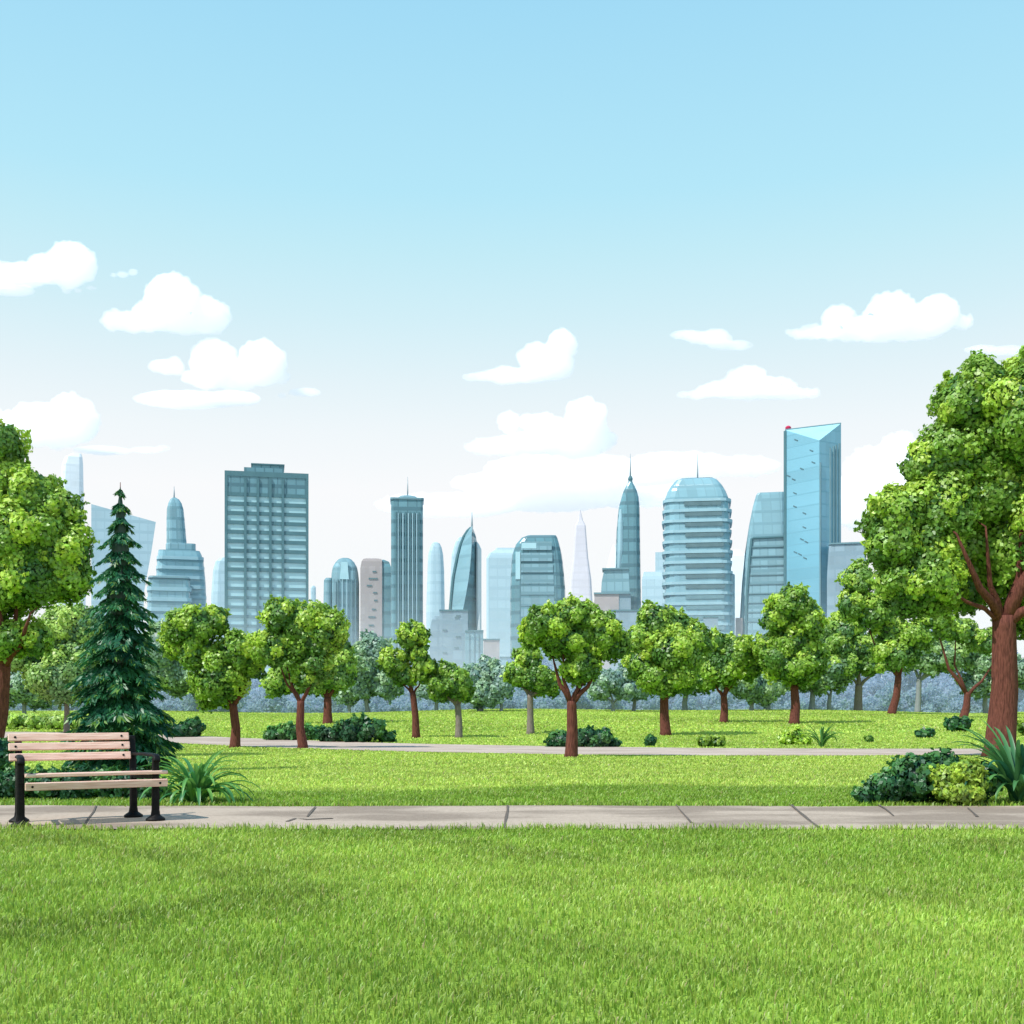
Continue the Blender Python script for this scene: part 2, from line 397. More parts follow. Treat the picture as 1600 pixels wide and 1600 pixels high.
farE = [(-260, 1141), (-100, 1143), (100, 1145), (245, 1148), (400, 1155), (600, 1162), (860, 1167), (1100, 1170), (1350, 1171), (1560, 1171), (1750, 1170), (2000, 1169)]
nearE = [(-260, 1150), (-100, 1153), (100, 1156), (245, 1160), (400, 1168), (600, 1175), (860, 1180), (1100, 1182), (1350, 1182), (1560, 1181), (1750, 1180), (2000, 1179)]
_px = np.linspace(-260, 2000, 120)
fp = [ground(p, np.interp(p, *zip(*farE))) for p in _px]; npt = [ground(p, np.interp(p, *zip(*nearE))) for p in _px]
def smooth(a, k=9):
    a = np.pad(np.array(a), k // 2, mode='edge'); return np.convolve(a, np.ones(k) / k, 'valid')
FX, FYe = smooth([p[0] for p in fp]), smooth([p[1] for p in fp]); NX, NYe = smooth([p[0] for p in npt]), smooth([p[1] for p in npt])
far_path = strip('footpath', list(zip(NX, FX)), NYe, FYe, .03, CONC2, rows=6)
def on_far_path(x, y):
    return (y > np.interp(x, NX, NYe)) & (y < np.interp(x, FX, FYe))
def on_near_path(x, y):
    return (y > near_edge(x)) & (y < far_edge(x))

def grass():
    V, LP, SZ, C = [], [], [], []; nv = 0
    # (y0, y1, blades per m2, height, width)
    for y0, y1, den, h, w in ((3.2, 5.5, 5200, .050, .0055), (5.5, 8, 3600, .052, .007), (8, 10.2, 2800, .055, .009), (12.1, 16, 1300, .055, .013),
                              (16, 24, 520, .06, .02), (24, 38, 190, .065, .034), (38, 62, 60, .08, .06), (62, 118, 26, .11, .10)):
        xm = .50 * y1 + .6
        n = int(den * (y1 - y0) * 2 * xm)
        x = rng.uniform(-xm, xm, n); y = rng.uniform(y0, y1, n)
        k = (np.abs(x) < .5 * y + .7) & ~on_near_path(x, y + rng.normal(scale=.028, size=n) + np.where(y < 11, -1, 1) * .06 * np.maximum(0, np.sin(x * 2.9 + np.sin(x * 7.1)))) & ~on_far_path(x, y)
        x, y = x[k], y[k]; n = len(x)
        edge = np.minimum(np.abs(y - near_edge(x)), np.abs(y - far_edge(x)))
        tuft = .5 + .5 * np.sin(x * 3.1 + 1.3 * np.sin(y * 2.3)) * np.sin(y * 4.3 + np.sin(x * 1.7))
        hh = h * rng.uniform(.5, 1.15, n) * (.85 + .3 * tuft) * np.where(edge < .07, 1.5, 1)
        a = rng.uniform(0, 2 * math.pi, n); ln = rng.uniform(.1, .75, n)
        t = np.stack([np.cos(a), np.sin(a), 0 * a], 1); sd = np.stack([-np.sin(a + .5), np.cos(a + .5), 0 * a], 1)
        b = np.stack([x, y, G(x, y) - .004], 1); up = np.array([0, 0, 1.])
        ww = (w * rng.uniform(.7, 1.3, n))[:, None]; H1 = hh[:, None]; l1 = ln[:, None]
        q = np.stack([b - sd * ww / 2, b + sd * ww / 2, b + sd * ww * .4 + up * H1 * .6 + t * H1 * l1 * .3, b - sd * ww * .4 + up * H1 * .6 + t * H1 * l1 * .3,
                      b + up * H1 * (1 - .3 * l1) + t * H1 * l1], 1)
        # turf tone: deeper green along both sides of the near path, paler green beyond it
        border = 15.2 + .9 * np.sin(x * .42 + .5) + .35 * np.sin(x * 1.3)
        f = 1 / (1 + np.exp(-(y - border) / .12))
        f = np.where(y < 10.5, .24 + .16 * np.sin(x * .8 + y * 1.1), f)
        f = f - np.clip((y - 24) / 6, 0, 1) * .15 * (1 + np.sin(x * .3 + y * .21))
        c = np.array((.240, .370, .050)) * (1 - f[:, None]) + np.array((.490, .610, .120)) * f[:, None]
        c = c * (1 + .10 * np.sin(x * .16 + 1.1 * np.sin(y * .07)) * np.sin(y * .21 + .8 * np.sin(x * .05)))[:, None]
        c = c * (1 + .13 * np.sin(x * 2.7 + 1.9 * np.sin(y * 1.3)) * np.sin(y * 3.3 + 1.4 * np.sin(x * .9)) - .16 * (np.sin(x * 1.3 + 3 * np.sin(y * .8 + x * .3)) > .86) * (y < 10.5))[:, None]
        c = c * rng.uniform(.7, 1.25, (n, 1)) * (1 + rng.normal(scale=.06, size=(n, 3)))
        dry = rng.uniform(size=n) < .03
        c[dry] = np.array((.38, .34, .14))
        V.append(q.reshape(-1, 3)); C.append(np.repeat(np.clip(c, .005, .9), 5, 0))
        i = nv + 5 * np.arange(n)
        LP.append(np.stack([i, i + 1, i + 2, i + 3, i + 3, i + 2, i + 4], 1).ravel()); SZ.append(np.tile([4, 3], n)); nv += 5 * n
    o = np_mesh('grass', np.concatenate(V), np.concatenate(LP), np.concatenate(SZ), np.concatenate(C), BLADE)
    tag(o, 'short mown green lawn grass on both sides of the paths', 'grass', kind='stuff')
grass()

# ------------------------------------------------------------------ bench
def bench():
    th = math.radians(28); O = np.array((-4.31, 10.13)); ex = np.array((math.cos(th), math.sin(th))); ey = np.array((-math.sin(th), math.cos(th)))
    root = empty('park_bench', (O[0], O[1], .016), th)
    tag(root, 'wooden slatted park bench with black iron legs standing on the near path', 'bench')
    def u(px, v):
        k = (px - CX) / F
        return (k * (O[1] + v * ey[1]) - O[0] - v * ey[0]) / (ex[0] - k * ex[1])
    DV = .50
    def slat(name, x0, x1, y, z, dy, dz, rot=0):
        mb = MB(); mb.box(-.5 * (x1 - x0), .5 * (x1 - x0), -dy / 2, dy / 2, -dz / 2, dz / 2)
        o = mb.build(name, WOOD, root, bevel=.008); o.location = ((x0 + x1) / 2, y, z); o.rotation_euler = (rot, 0, 0)
        hl = .5 * (x1 - x0)
        for bxx in (-hl + .06, hl - .07):
            bo = MB(); yb = -dy / 2 if dz > dy else 0; zb = 0 if dz > dy else dz / 2
            bo.loft([[(bxx + rr * math.cos(q), yb - h, rr * math.sin(q)) if dz > dy else (bxx + rr * math.cos(q), rr * math.sin(q), zb + h) for q in (math.pi * i / 5 for i in range(10))] for rr, h in ((.011, -.002), (.011, .003), (.006, .006))])
            bo.build('bolt', IRON, o)
    bl, br = u(14, .44), u(203, .50)
    for y, z in ((.455, .590), (.478, .685), (.500, .770)):
        slat('back_slat', bl + (z - .6) * -.03, br + (z - .6) * -.06, y, z, .028, .070, -.28)
    sl, sr = u(38, 0), u(260, 0)
    slat('seat_slat', sl, sr, -.058, .352, .026, .070, .12)
    for y, z in ((-.015, .447), (.075, .443), (.165, .436), (.255, .430), (.345, .428)):
        slat('seat_slat', sl + y * .02, sr - y * .25, y, z, .078, .032)
    def leg(x, y, top, lean=0., rear=False):
        mb = MB(); w, dpt = .036, .030
        zs = [.02, .06, .10, .2, .34, .5, top] if top < .6 else [.02, .06, .10, .2, .38, .6, top]
        secs = []
        for z in zs:
            t = max(0, z - .40) * lean; k = 1.35 if z < .05 else (1.1 if z < .09 else (.95 if z < .3 else .86))
            a, b = w * k, dpt * k
            secs.append([(x + a * cx, y + t + b * cy, z) for cx, cy in ((-1, -.6), (-.6, -1), (.6, -1), (1, -.6), (1, .6), (.6, 1), (-.6, 1), (-1, .6))])
        mb.loft(secs)
        o = mb.build('leg', IRON, root, smooth=False, bevel=.004)
        ft = MB(); ft.loft([[(x + rr * math.cos(q) * 1.15, y + rr * math.sin(q), z) for q in (2 * math.pi * i / 20 for i in range(20))]
                            for rr, z in ((.074, 0), (.078, .008), (.076, .018), (.060, .032), (.040, .048), (.034, .06))])
        ft.build('foot', IRON, o, smooth=True)
        return o
    fl, fr, rl, rr_ = u(32, 0), u(243, 0), u(29, DV), u(207, DV)
    leg(fl, 0, .58); leg(fr, 0, .58)
    leg(rl, DV - .05, .775, .28, True); leg(rr_, DV - .05, .775, .28, True)
    for a, b in ((fl, rl), (fr, rr_)):
        arm = MB()
        pts = [(a, -.075, .555), (a, -.05, .588), (a, 0, .602), (a + (b - a) * .5, .24, .606), (b, DV - .02, .60)]
        secs = []
        for i, p in enumerate(pts):
            hw = .030 if i < 4 else .022
            secs.append([(p[0] + hw * q, p[1], p[2] + r) for q, r in ((-1, -.012), (1, -.012), (1, .008), (.6, .016), (-.6, .016), (-1, .008))])
        arm.loft(secs); arm.build('armrest', IRON, root, smooth=True)
        sp = MB(); sp.loft([[(p[0] + q * .018, p[1], p[2] + r * .018) for q, r in ((-1, -1), (1, -1), (1, 1), (-1, 1))]
                            for p in ((a, -.035, .395), (a, .06, .402), (a + (b - a) * .6, .3, .392), (b, DV - .06, .392))])
        sp.build('seat_bracket', IRON, root)
    return root
bench()

# ------------------------------------------------------------------ trees
R = [('x',)]
def big_right():
    d = 30.5
    tree('broadleaf_tree', 'tallest broadleaf tree with thick reddish trunk rising behind the strap-leaved plant', (1562, 1186),
         [(1540, 618, 86, 52), (1500, 640, 48, 48), (1600, 655, 95, 84), (1610, 590, 64, 34), (1500, 712, 76, 52), (1445, 725, 38, 44), (1570, 760, 95, 75, .8), (1470, 790, 70, 60),
          (1400, 805, 52, 50), (1392, 850, 48, 46), (1450, 865, 80, 65, .2), (1530, 850, 90, 80, 1.3), (1440, 915, 82, 48, .2), (1520, 905, 80, 52, 1.5), (1640, 830, 110, 130, .9), (1665, 955, 70, 50, .8)],
         42, (1568, 962), leaf_px=5.6, d=d, clumps=20,
         limbs=[(1474, 842, .40, -.9), (1522, 830, .30, -.75), (1606, 770, .60, -.9), (1585, 800, .4, -.5), (1655, 925, .5, -.6), (1425, 893, .2, -.7)])
big_right()
tree('broadleaf_tree', 'big round-crowned tree whose trunk is cut by the picture edge, behind the wooden bench', (-14, 1183),
     [(-20, 700, 62, 52), (-10, 760, 60, 55), (45, 775, 58, 48), (92, 800, 42, 36), (100, 865, 54, 54), (40, 840, 70, 62), (-30, 850, 70, 80), (50, 905, 75, 52), (-10, 925, 70, 50), (108, 905, 42, 38),
      (20, 1000, 45, 32), (60, 1000, 26, 30)],
     30, (4, 1035), leaf_px=5.6, d=30.5, clumps=17, limbs=[(70, 962, .45, -.9), (8, 930, .62, -.6), (-40, 920, .5), (30, 890, .4)])
tree('broadleaf_tree', 'dull green tree with slim grey trunk between the conifer and the big round-crowned tree', (104, 1146),
     [(110, 985, 42, 40), (75, 1020, 42, 36), (128, 1030, 36, 40), (100, 1058, 56, 36), (40, 1020, 40, 32)], 9, (104, 1085), haze=.14, bark=BARKG)

tree('park_tree', 'two-lobed green tree with Y-forked trunk near the left end of the footpath', (367, 1169),
     [(304, 982, 50, 42), (340, 970, 20, 28), (272, 1005, 26, 26), (310, 1022, 44, 26), (345, 1060, 48, 52), (372, 1020, 40, 38), (395, 1030, 22, 38), (330, 1075, 38, 32)],
     15, (364, 1100), limbs=[(348, 1075, .62), (388, 1060, .55), (345, 1030, .4), (310, 1010, .3)])
tree('park_tree', 'green tree with high top lobe and pinkish slim trunk in front of the gridded tower', (473, 1170),
     [(470, 972, 58, 38), (440, 965, 36, 28), (512, 985, 34, 36), (430, 1012, 38, 30), (418, 1018, 26, 24), (485, 1005, 48, 36), (490, 1042, 36, 26), (478, 1060, 26, 16)],
     14, (470, 1095), limbs=[(448, 1040, .55), (488, 1060, .5), (430, 1018, .35), (505, 1000, .4)])
tree('park_tree', 'fuller tree with three-stemmed trunk just behind the high-lobed tree', (512, 1131),
     [(520, 1010, 32, 32), (535, 1040, 22, 32), (510, 1060, 44, 26), (480, 1070, 25, 18), (432, 1068, 26, 24), (450, 1040, 26, 22)],
     14, (512, 1090), haze=.06, limbs=[(500, 1060, .5), (512, 1050, .5), (526, 1060, .5)])
tree('park_tree', 'slender tree with one ball-shaped top lobe above two smaller side lobes', (650, 1153),
     [(645, 994, 29, 27), (615, 1034, 27, 24), (630, 1055, 24, 20), (662, 1045, 22, 24), (652, 1022, 20, 18)], 11, (645, 1082), limbs=[(640, 1010, .6), (620, 1050, .35), (662, 1050, .35)])
tree('park_tree', 'small compact dark green tree with pale tapering trunk below the low office block', (717, 1153),
     [(703, 1055, 26, 22), (690, 1076, 22, 24), (715, 1068, 26, 22), (728, 1082, 15, 16)], 11, (715, 1100), bark=BARKG, pal=(MID, MID, DARK))
tree('park_tree', 'short tree with grey-brown trunk half hidden by the umbrella-crowned tree', (829, 1147),
     [(825, 1030, 26, 22), (808, 1052, 24, 24), (840, 1062, 36, 24), (862, 1072, 22, 18)], 11, (828, 1085), bark=BARKG)
tree('park_tree', 'wide umbrella-crowned tree with dark forked trunk standing at the edge of the footpath', (893, 1184),
     [(855, 975, 44, 36), (900, 962, 40, 30), (940, 985, 36, 32), (885, 1000, 55, 32), (835, 990, 28, 28), (955, 1010, 32, 24), (920, 1010, 44, 30), (905, 1048, 34, 24), (915, 1035, 28, 24)],
     18, (893, 1095), limbs=[(862, 1020, .5), (880, 1000, .4), (905, 1040, .45), (940, 1030, .5), (925, 1000, .4)])
tree('park_tree', 'broad tree with straight red-brown trunk in front of the banded round-shouldered tower', (1040, 1149),
     [(1025, 970, 36, 32), (1058, 985, 36, 34), (1005, 1000, 34, 28), (1050, 1020, 58, 34), (1003, 1035, 32, 30), (1040, 1060, 62, 24), (1085, 1000, 28, 34)],
     15, (1038, 1075), limbs=[(1015, 1030, .5), (1040, 1010, .6), (1065, 1030, .5)])
tree('park_tree', 'low tree with brown forked trunk on the lawn between two taller straight-trunked trees', (1131, 1129),
     [(1118, 1012, 30, 26), (1150, 1020, 34, 30), (1130, 1045, 44, 30), (1105, 1062, 26, 18), (1170, 1040, 28, 30)], 12, (1131, 1086), limbs=[(1115, 1065, .5), (1135, 1050, .6), (1150, 1050, .4)])
tree('park_tree', 'tall oval-crowned tree right below the bright blue glass tower', (1241, 1131),
     [(1235, 948, 38, 32), (1215, 965, 30, 28), (1258, 970, 30, 40), (1240, 1005, 46, 40), (1212, 1028, 30, 30), (1262, 1030, 32, 30), (1238, 1045, 46, 26), (1195, 1010, 20, 24)],
     15, (1241, 1070), limbs=[(1222, 1035, .5), (1241, 1020, .6), (1260, 1035, .5)])
tree('park_tree', 'leafy tree with grey fanned trunk to the side of the grey office block', (1341, 1111),
     [(1320, 985, 38, 30), (1300, 1010, 34, 26), (1345, 1015, 40, 30), (1310, 1040, 44, 22), (1360, 1040, 26, 18), (1280, 1030, 22, 24)], 13, (1342, 1070), haze=.05, bark=BARKG,
     limbs=[(1325, 1040, .4), (1342, 1030, .6), (1370, 1035, .45)])
tree('park_tree', 'tree with narrow upright top lobes leaning out behind the tallest tree', (1394, 1116),
     [(1340, 905, 28, 32), (1335, 945, 30, 28), (1365, 955, 34, 32), (1395, 985, 34, 28), (1425, 995, 36, 28), (1400, 1020, 40, 26)], 12, (1404, 1055), haze=.03,
     limbs=[(1380, 1000, .6), (1410, 1010, .6), (1350, 960, .4)])
tree('park_tree', 'thin dark-branched tree with bare forked limbs growing out of a round dark bush', (1506, 1122),
     [(1462, 968, 30, 16), (1500, 985, 30, 20), (1535, 1000, 26, 22), (1478, 985, 22, 14)], 12, (1512, 1082), limbs=[(1462, 975, .6), (1495, 960, .35), (1556, 1030, .5)], haze=.06)

# hazy trees standing further back behind the lawn's crest
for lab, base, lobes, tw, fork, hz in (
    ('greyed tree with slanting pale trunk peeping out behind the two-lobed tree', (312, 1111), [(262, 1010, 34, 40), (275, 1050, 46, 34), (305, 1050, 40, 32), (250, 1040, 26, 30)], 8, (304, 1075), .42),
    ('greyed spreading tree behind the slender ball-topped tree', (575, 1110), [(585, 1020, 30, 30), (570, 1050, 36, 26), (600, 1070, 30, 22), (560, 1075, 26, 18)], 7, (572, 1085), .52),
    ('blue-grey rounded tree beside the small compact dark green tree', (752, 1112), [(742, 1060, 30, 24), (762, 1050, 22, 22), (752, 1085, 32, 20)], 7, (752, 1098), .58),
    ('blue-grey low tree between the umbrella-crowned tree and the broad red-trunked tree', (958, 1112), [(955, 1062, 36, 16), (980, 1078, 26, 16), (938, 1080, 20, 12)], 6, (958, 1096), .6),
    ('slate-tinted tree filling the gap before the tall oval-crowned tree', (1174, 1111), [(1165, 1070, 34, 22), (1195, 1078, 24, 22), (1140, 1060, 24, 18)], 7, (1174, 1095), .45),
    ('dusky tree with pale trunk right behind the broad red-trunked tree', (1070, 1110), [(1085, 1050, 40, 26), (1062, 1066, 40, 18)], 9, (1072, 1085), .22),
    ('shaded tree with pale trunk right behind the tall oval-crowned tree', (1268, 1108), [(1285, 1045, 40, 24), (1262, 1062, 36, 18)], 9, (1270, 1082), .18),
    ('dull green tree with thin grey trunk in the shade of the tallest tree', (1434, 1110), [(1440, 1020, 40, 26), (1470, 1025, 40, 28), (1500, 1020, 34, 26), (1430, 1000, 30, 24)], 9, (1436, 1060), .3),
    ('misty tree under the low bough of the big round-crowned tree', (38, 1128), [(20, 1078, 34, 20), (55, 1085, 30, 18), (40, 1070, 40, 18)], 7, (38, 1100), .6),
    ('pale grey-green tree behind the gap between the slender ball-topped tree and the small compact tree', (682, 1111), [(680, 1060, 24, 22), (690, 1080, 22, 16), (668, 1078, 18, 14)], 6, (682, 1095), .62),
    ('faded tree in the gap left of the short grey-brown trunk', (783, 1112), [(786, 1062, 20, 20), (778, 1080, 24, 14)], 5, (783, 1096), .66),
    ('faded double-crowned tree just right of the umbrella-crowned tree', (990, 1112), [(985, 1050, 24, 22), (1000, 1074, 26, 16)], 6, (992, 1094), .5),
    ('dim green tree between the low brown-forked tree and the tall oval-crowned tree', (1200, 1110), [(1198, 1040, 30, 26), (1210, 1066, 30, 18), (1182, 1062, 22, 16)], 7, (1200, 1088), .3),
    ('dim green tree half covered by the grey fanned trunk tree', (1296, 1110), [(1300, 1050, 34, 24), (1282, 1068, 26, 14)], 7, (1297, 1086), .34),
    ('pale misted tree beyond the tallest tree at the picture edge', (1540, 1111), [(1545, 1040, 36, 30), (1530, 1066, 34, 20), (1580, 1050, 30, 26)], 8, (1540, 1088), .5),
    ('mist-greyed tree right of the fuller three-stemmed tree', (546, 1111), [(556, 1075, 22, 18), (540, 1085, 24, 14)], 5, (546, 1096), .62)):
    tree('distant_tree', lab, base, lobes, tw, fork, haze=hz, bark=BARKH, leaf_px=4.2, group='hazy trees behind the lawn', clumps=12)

# conifer
def conifer():
    x, d = (188 - CX) / F * 20.8, 20.8; z = float(G(x, d)); s = d / F
    root = empty('conifer_tree', (x, d, z)); tag(root, 'dark blue-green pointed conifer with drooping tiers behind the wooden bench', 'conifer')
    V, LP, SZ, C = [], [], [], []; nv = 0
    top = (H - (757 - YH) * s) - z
    prof = [(0, 2), (.04, 5), (.09, 13), (.16, 22), (.24, 28), (.36, 38), (.50, 47), (.62, 55), (.74, 63), (.86, 70), (1.0, 72)]
    tiers = 17
    for k in range(tiers):
        t0 = (k + .6) / tiers; t = t0 ** 1.08
        zc = top * (1 - t * .93)
        rad = np.interp(t, *zip(*prof)) * s * (1.26 if k % 2 else 1.08)
        nb = int(7 + 9 * t)
        for j in range(nb):
            a = 2 * math.pi * (j + rng.uniform(-.25, .25)) / nb + k * .7
            ln = rad * rng.uniform(.82, 1.12)
            dr = np.array((math.cos(a), math.sin(a), 0)); sd = np.array((-dr[1], dr[0], 0))
            drop = (.62 + .35 * (1 - t)) * ln * rng.uniform(.85, 1.2)
            m = max(34, int(150 * t + 26))
            u = rng.uniform(0, 1, m) ** .75
            zc2 = zc + rng.uniform(-.04, .04)
            px = dr * (u[:, None] * ln) + np.array((0, 0, 1.)) * (zc2 + .16 * ln - drop * (u ** 1.3)[:, None] + .10 * ln * (u ** 5)[:, None])
            wsp = .42 * ln * (1 - u) ** .6 * np.minimum(1, u * 3 + .25)
            off = rng.uniform(-1, 1, m)
            p = px + sd * (off * wsp)[:, None] - np.array((0, 0, 1.)) * (np.abs(off) * wsp * .5)[:, None]
            dirn = unit(dr * .75 + sd * (off * .9)[:, None] + np.array((0, 0, -.75)) + rng.normal(scale=.25, size=(m, 3)))
            nr = unit(np.cross(dirn, rng.normal(size=(m, 3)) + sd * 1.2)); 
            L_ = (.075 + .075 * t) * rng.uniform(.7, 1.3, (m, 1)); W_ = L_ * .24
            bt = np.cross(dirn, nr)
            q = np.stack([p - dirn * L_ * .3, p + bt * W_, p + dirn * L_, p - bt * W_], 1)
            f = rng.uniform(0, 1)
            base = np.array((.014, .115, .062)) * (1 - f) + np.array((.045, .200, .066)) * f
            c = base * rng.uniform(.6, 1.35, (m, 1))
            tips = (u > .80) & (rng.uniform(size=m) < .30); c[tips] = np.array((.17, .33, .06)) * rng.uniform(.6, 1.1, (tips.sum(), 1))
            V.append(q.reshape(-1, 3)); C.append(np.repeat(c, 4, 0)); LP.append(np.arange(nv, nv + 4 * m)); SZ.append(np.full(m, 4)); nv += 4 * m
    # dark inner cone behind the sprays
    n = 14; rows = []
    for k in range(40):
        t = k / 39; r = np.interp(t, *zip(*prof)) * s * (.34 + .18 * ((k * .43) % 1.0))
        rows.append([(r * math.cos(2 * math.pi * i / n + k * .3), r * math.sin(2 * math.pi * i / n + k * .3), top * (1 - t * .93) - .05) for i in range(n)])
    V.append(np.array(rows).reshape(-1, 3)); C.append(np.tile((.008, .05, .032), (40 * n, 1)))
    for k in range(39):
        for i in range(n):
            j = (i + 1) % n; LP.append(np.array([nv + k * n + i, nv + k * n + j, nv + (k + 1) * n + j, nv + (k + 1) * n + i])); SZ.append(np.array([4]))
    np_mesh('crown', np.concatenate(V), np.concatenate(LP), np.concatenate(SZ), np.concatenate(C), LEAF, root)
    tm = MB(); tm.tube([(0, 0, -.1), (0, 0, .5), (0, 0, top * .6), (0, 0, top + .04)], [.10, .08, .04, .006], 8, .05); tm.build('trunk', BARK, root, smooth=True)
conifer()

# ------------------------------------------------------------------ shrubs and plants
shrub('shrub', 'dark green bush peeking out at the far end of the bench backrest', (-2, 1225), [(-8, 1185, 24, 38), (-30, 1200, 30, 40)], 5.5, d=14.2)
shrub('hedge', 'low dark green hedge running behind the bench seat', (130, 1252), [(-20, 1232, 34, 26), (25, 1228, 34, 30), (70, 1230, 34, 28), (115, 1228, 34, 30), (160, 1230, 34, 28), (205, 1230, 34, 30), (240, 1234, 26, 26)], 5.5, d=13.4, cat='hedge')
blade_plant('fern', 'arching strap-leaved fern on the lawn beside the bench', (305, 1256), 78, .80, .085, 1.55, cols=((.16, .36, .07), (.03, .16, .055)))
blade_plant('strap_leaved_plant', 'big dark strap-leaved plant at the foot of the tallest tree', (1592, 1257), 90, 1.1, .10, 1.25, cols=((.10, .27, .07), (.012, .085, .05)))
shrub('shrub', 'large dark leafy shrub sloping down to the near path beside the lime-green shrub', (1430, 1256),
      [(1350, 1243, 22, 14), (1385, 1228, 34, 28), (1430, 1215, 40, 42), (1480, 1222, 40, 36), (1475, 1200, 40, 26), (1530, 1222, 30, 32, )], 7.5, d=12.75, clumps=14, longer=1.3)
shrub('shrub', 'lime-green round-lobed shrub in front of the large dark leafy shrub', (1495, 1257),
      [(1478, 1217, 23, 22), (1512, 1206, 27, 22), (1520, 1228, 22, 22), (1480, 1236, 20, 18), (1502, 1241, 30, 18)], 5.5, pal=(LIGHT * 1.05, SHRUBL[0], SHRUBL[1]), d=12.42)
shrub('shrub', 'dark low shrub in front of the two-lobed tree, first beside the conifer', (290, 1152), [(280, 1142, 24, 12), (300, 1137, 18, 15)], 5)
shrub('shrub', 'bright green spreading shrub between two pink-brown trunks', (455, 1157), [(430, 1148, 24, 10), (455, 1143, 24, 14), (485, 1146, 24, 12)], 5, pal=(SHRUB[0] * 1.4, SHRUB[0], SHRUB[1]))
shrub('shrub', 'widest dark mound shrub along the footpath, right of the pinkish trunk', (555, 1160), [(520, 1148, 24, 14), (550, 1140, 26, 20), (580, 1140, 26, 20), (603, 1152, 16, 10)], 5)
shrub('shrub', 'dark green mound shrub behind the umbrella-crowned tree', (915, 1168), [(880, 1157, 26, 14), (915, 1152, 26, 17), (940, 1155, 22, 16), (958, 1162, 14, 8)], 5)
shrub('shrub', 'tiny ball-shaped dark bush near the red-brown trunk', (1016, 1167), [(1016, 1158, 10, 10)], 4)
shrub('shrub', 'small olive shrub with pale leaves on the lawn by the footpath', (1111, 1168), [(1103, 1159, 14, 10), (1122, 1160, 12, 9)], 4.5, pal=SHRUBL)
shrub('shrub', 'pale lime shrub below the tall oval-crowned tree', (1240, 1164), [(1240, 1147, 16, 12), (1250, 1157, 18, 9), (1228, 1155, 12, 10)], 4.5, pal=(LIGHT * 1.25, LIGHT, MID))
blade_plant('fern', 'small upright fern clump beside the pale lime shrub', (1284, 1168), 30, 1.25, .13, 1.0, cols=((.12, .28, .07), (.03, .12, .04)))
shrub('shrub', 'tiny flat green tuft lying alone on the far lawn', (1358, 1160), [(1358, 1155, 8, 5)], 3.5, pal=(MID, DARK, DARK))
shrub('shrub', 'small dark shrub on the open far lawn before the round dark bush', (1446, 1153), [(1438, 1147, 11, 6), (1452, 1145, 10, 8)], 4.5)
shrub('shrub', 'round dark bush at the base of the thin dark-branched tree', (1496, 1143), [(1490, 1132, 16, 12), (1506, 1131, 14, 12)], 5)
shrub('shrub', 'pale green shrub at the picture edge behind the tallest tree', (1600, 1150), [(1600, 1136, 14, 10), (1612, 1142, 16, 12)], 4.5, pal=SHRUBL)
shrub('hedge', 'pale clipped hedge behind the slim grey-trunked tree', (60, 1140), [(20, 1126, 26, 10), (55, 1128, 26, 9), (90, 1127, 26, 10), (125, 1128, 20, 9)], 5, cat='hedge', pal=(LIGHT * 1.2, LIGHT, MID), haze=.15)

# far misty wood: one mass nobody could count
def far_wood():
    V, LP, SZ, C = [], [], [], []; nv = 0
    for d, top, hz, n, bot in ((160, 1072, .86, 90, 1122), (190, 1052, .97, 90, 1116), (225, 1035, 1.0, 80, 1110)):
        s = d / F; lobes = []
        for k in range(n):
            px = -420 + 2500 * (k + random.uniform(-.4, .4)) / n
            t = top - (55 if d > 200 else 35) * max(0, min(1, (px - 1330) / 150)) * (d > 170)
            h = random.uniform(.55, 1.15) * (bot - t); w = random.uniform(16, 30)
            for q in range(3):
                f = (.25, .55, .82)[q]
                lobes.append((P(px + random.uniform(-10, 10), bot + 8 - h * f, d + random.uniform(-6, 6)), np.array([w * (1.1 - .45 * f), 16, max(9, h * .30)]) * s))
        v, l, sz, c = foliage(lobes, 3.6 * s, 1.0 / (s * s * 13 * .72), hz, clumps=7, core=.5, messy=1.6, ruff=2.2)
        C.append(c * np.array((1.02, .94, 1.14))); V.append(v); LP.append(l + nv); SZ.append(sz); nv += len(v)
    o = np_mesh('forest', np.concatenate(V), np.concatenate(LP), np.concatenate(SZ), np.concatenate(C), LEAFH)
    tag(o, 'blue-grey misty wood closing the park off below the towers', 'forest', kind='stuff')
far_wood()
def mist():
    m, N, L = new_mat('mist')
    tc = N.new('ShaderNodeTexCoord'); se = N.new('ShaderNodeSeparateXYZ'); L.new(tc.outputs['Object'], se.inputs[0])
    mr = N.new('ShaderNodeMapRange'); mr.interpolation_type = 'SMOOTHSTEP'; L.new(se.outputs['Z'], mr.inputs['Value'])
    mr.inputs['From Min'].default_value = 0; mr.inputs['From Max'].default_value = 26; mr.inputs['To Min'].default_value = .0030; mr.inputs['To Max'].default_value = 0
    v = N.new('ShaderNodeVolumeScatter'); v.inputs['Color'].default_value = (.84, .92, .985, 1); L.new(mr.outputs[0], v.inputs['Density'])
    out(m, v.outputs[0], vol=True)
    mb = MB(); mb.box(-420, 420, 128, 345, -6, 26); o = mb.build('mist', m)
    tag(o, 'thin bluish mist lying low over the wood and the feet of the towers', 'mist', kind='stuff')
mist()

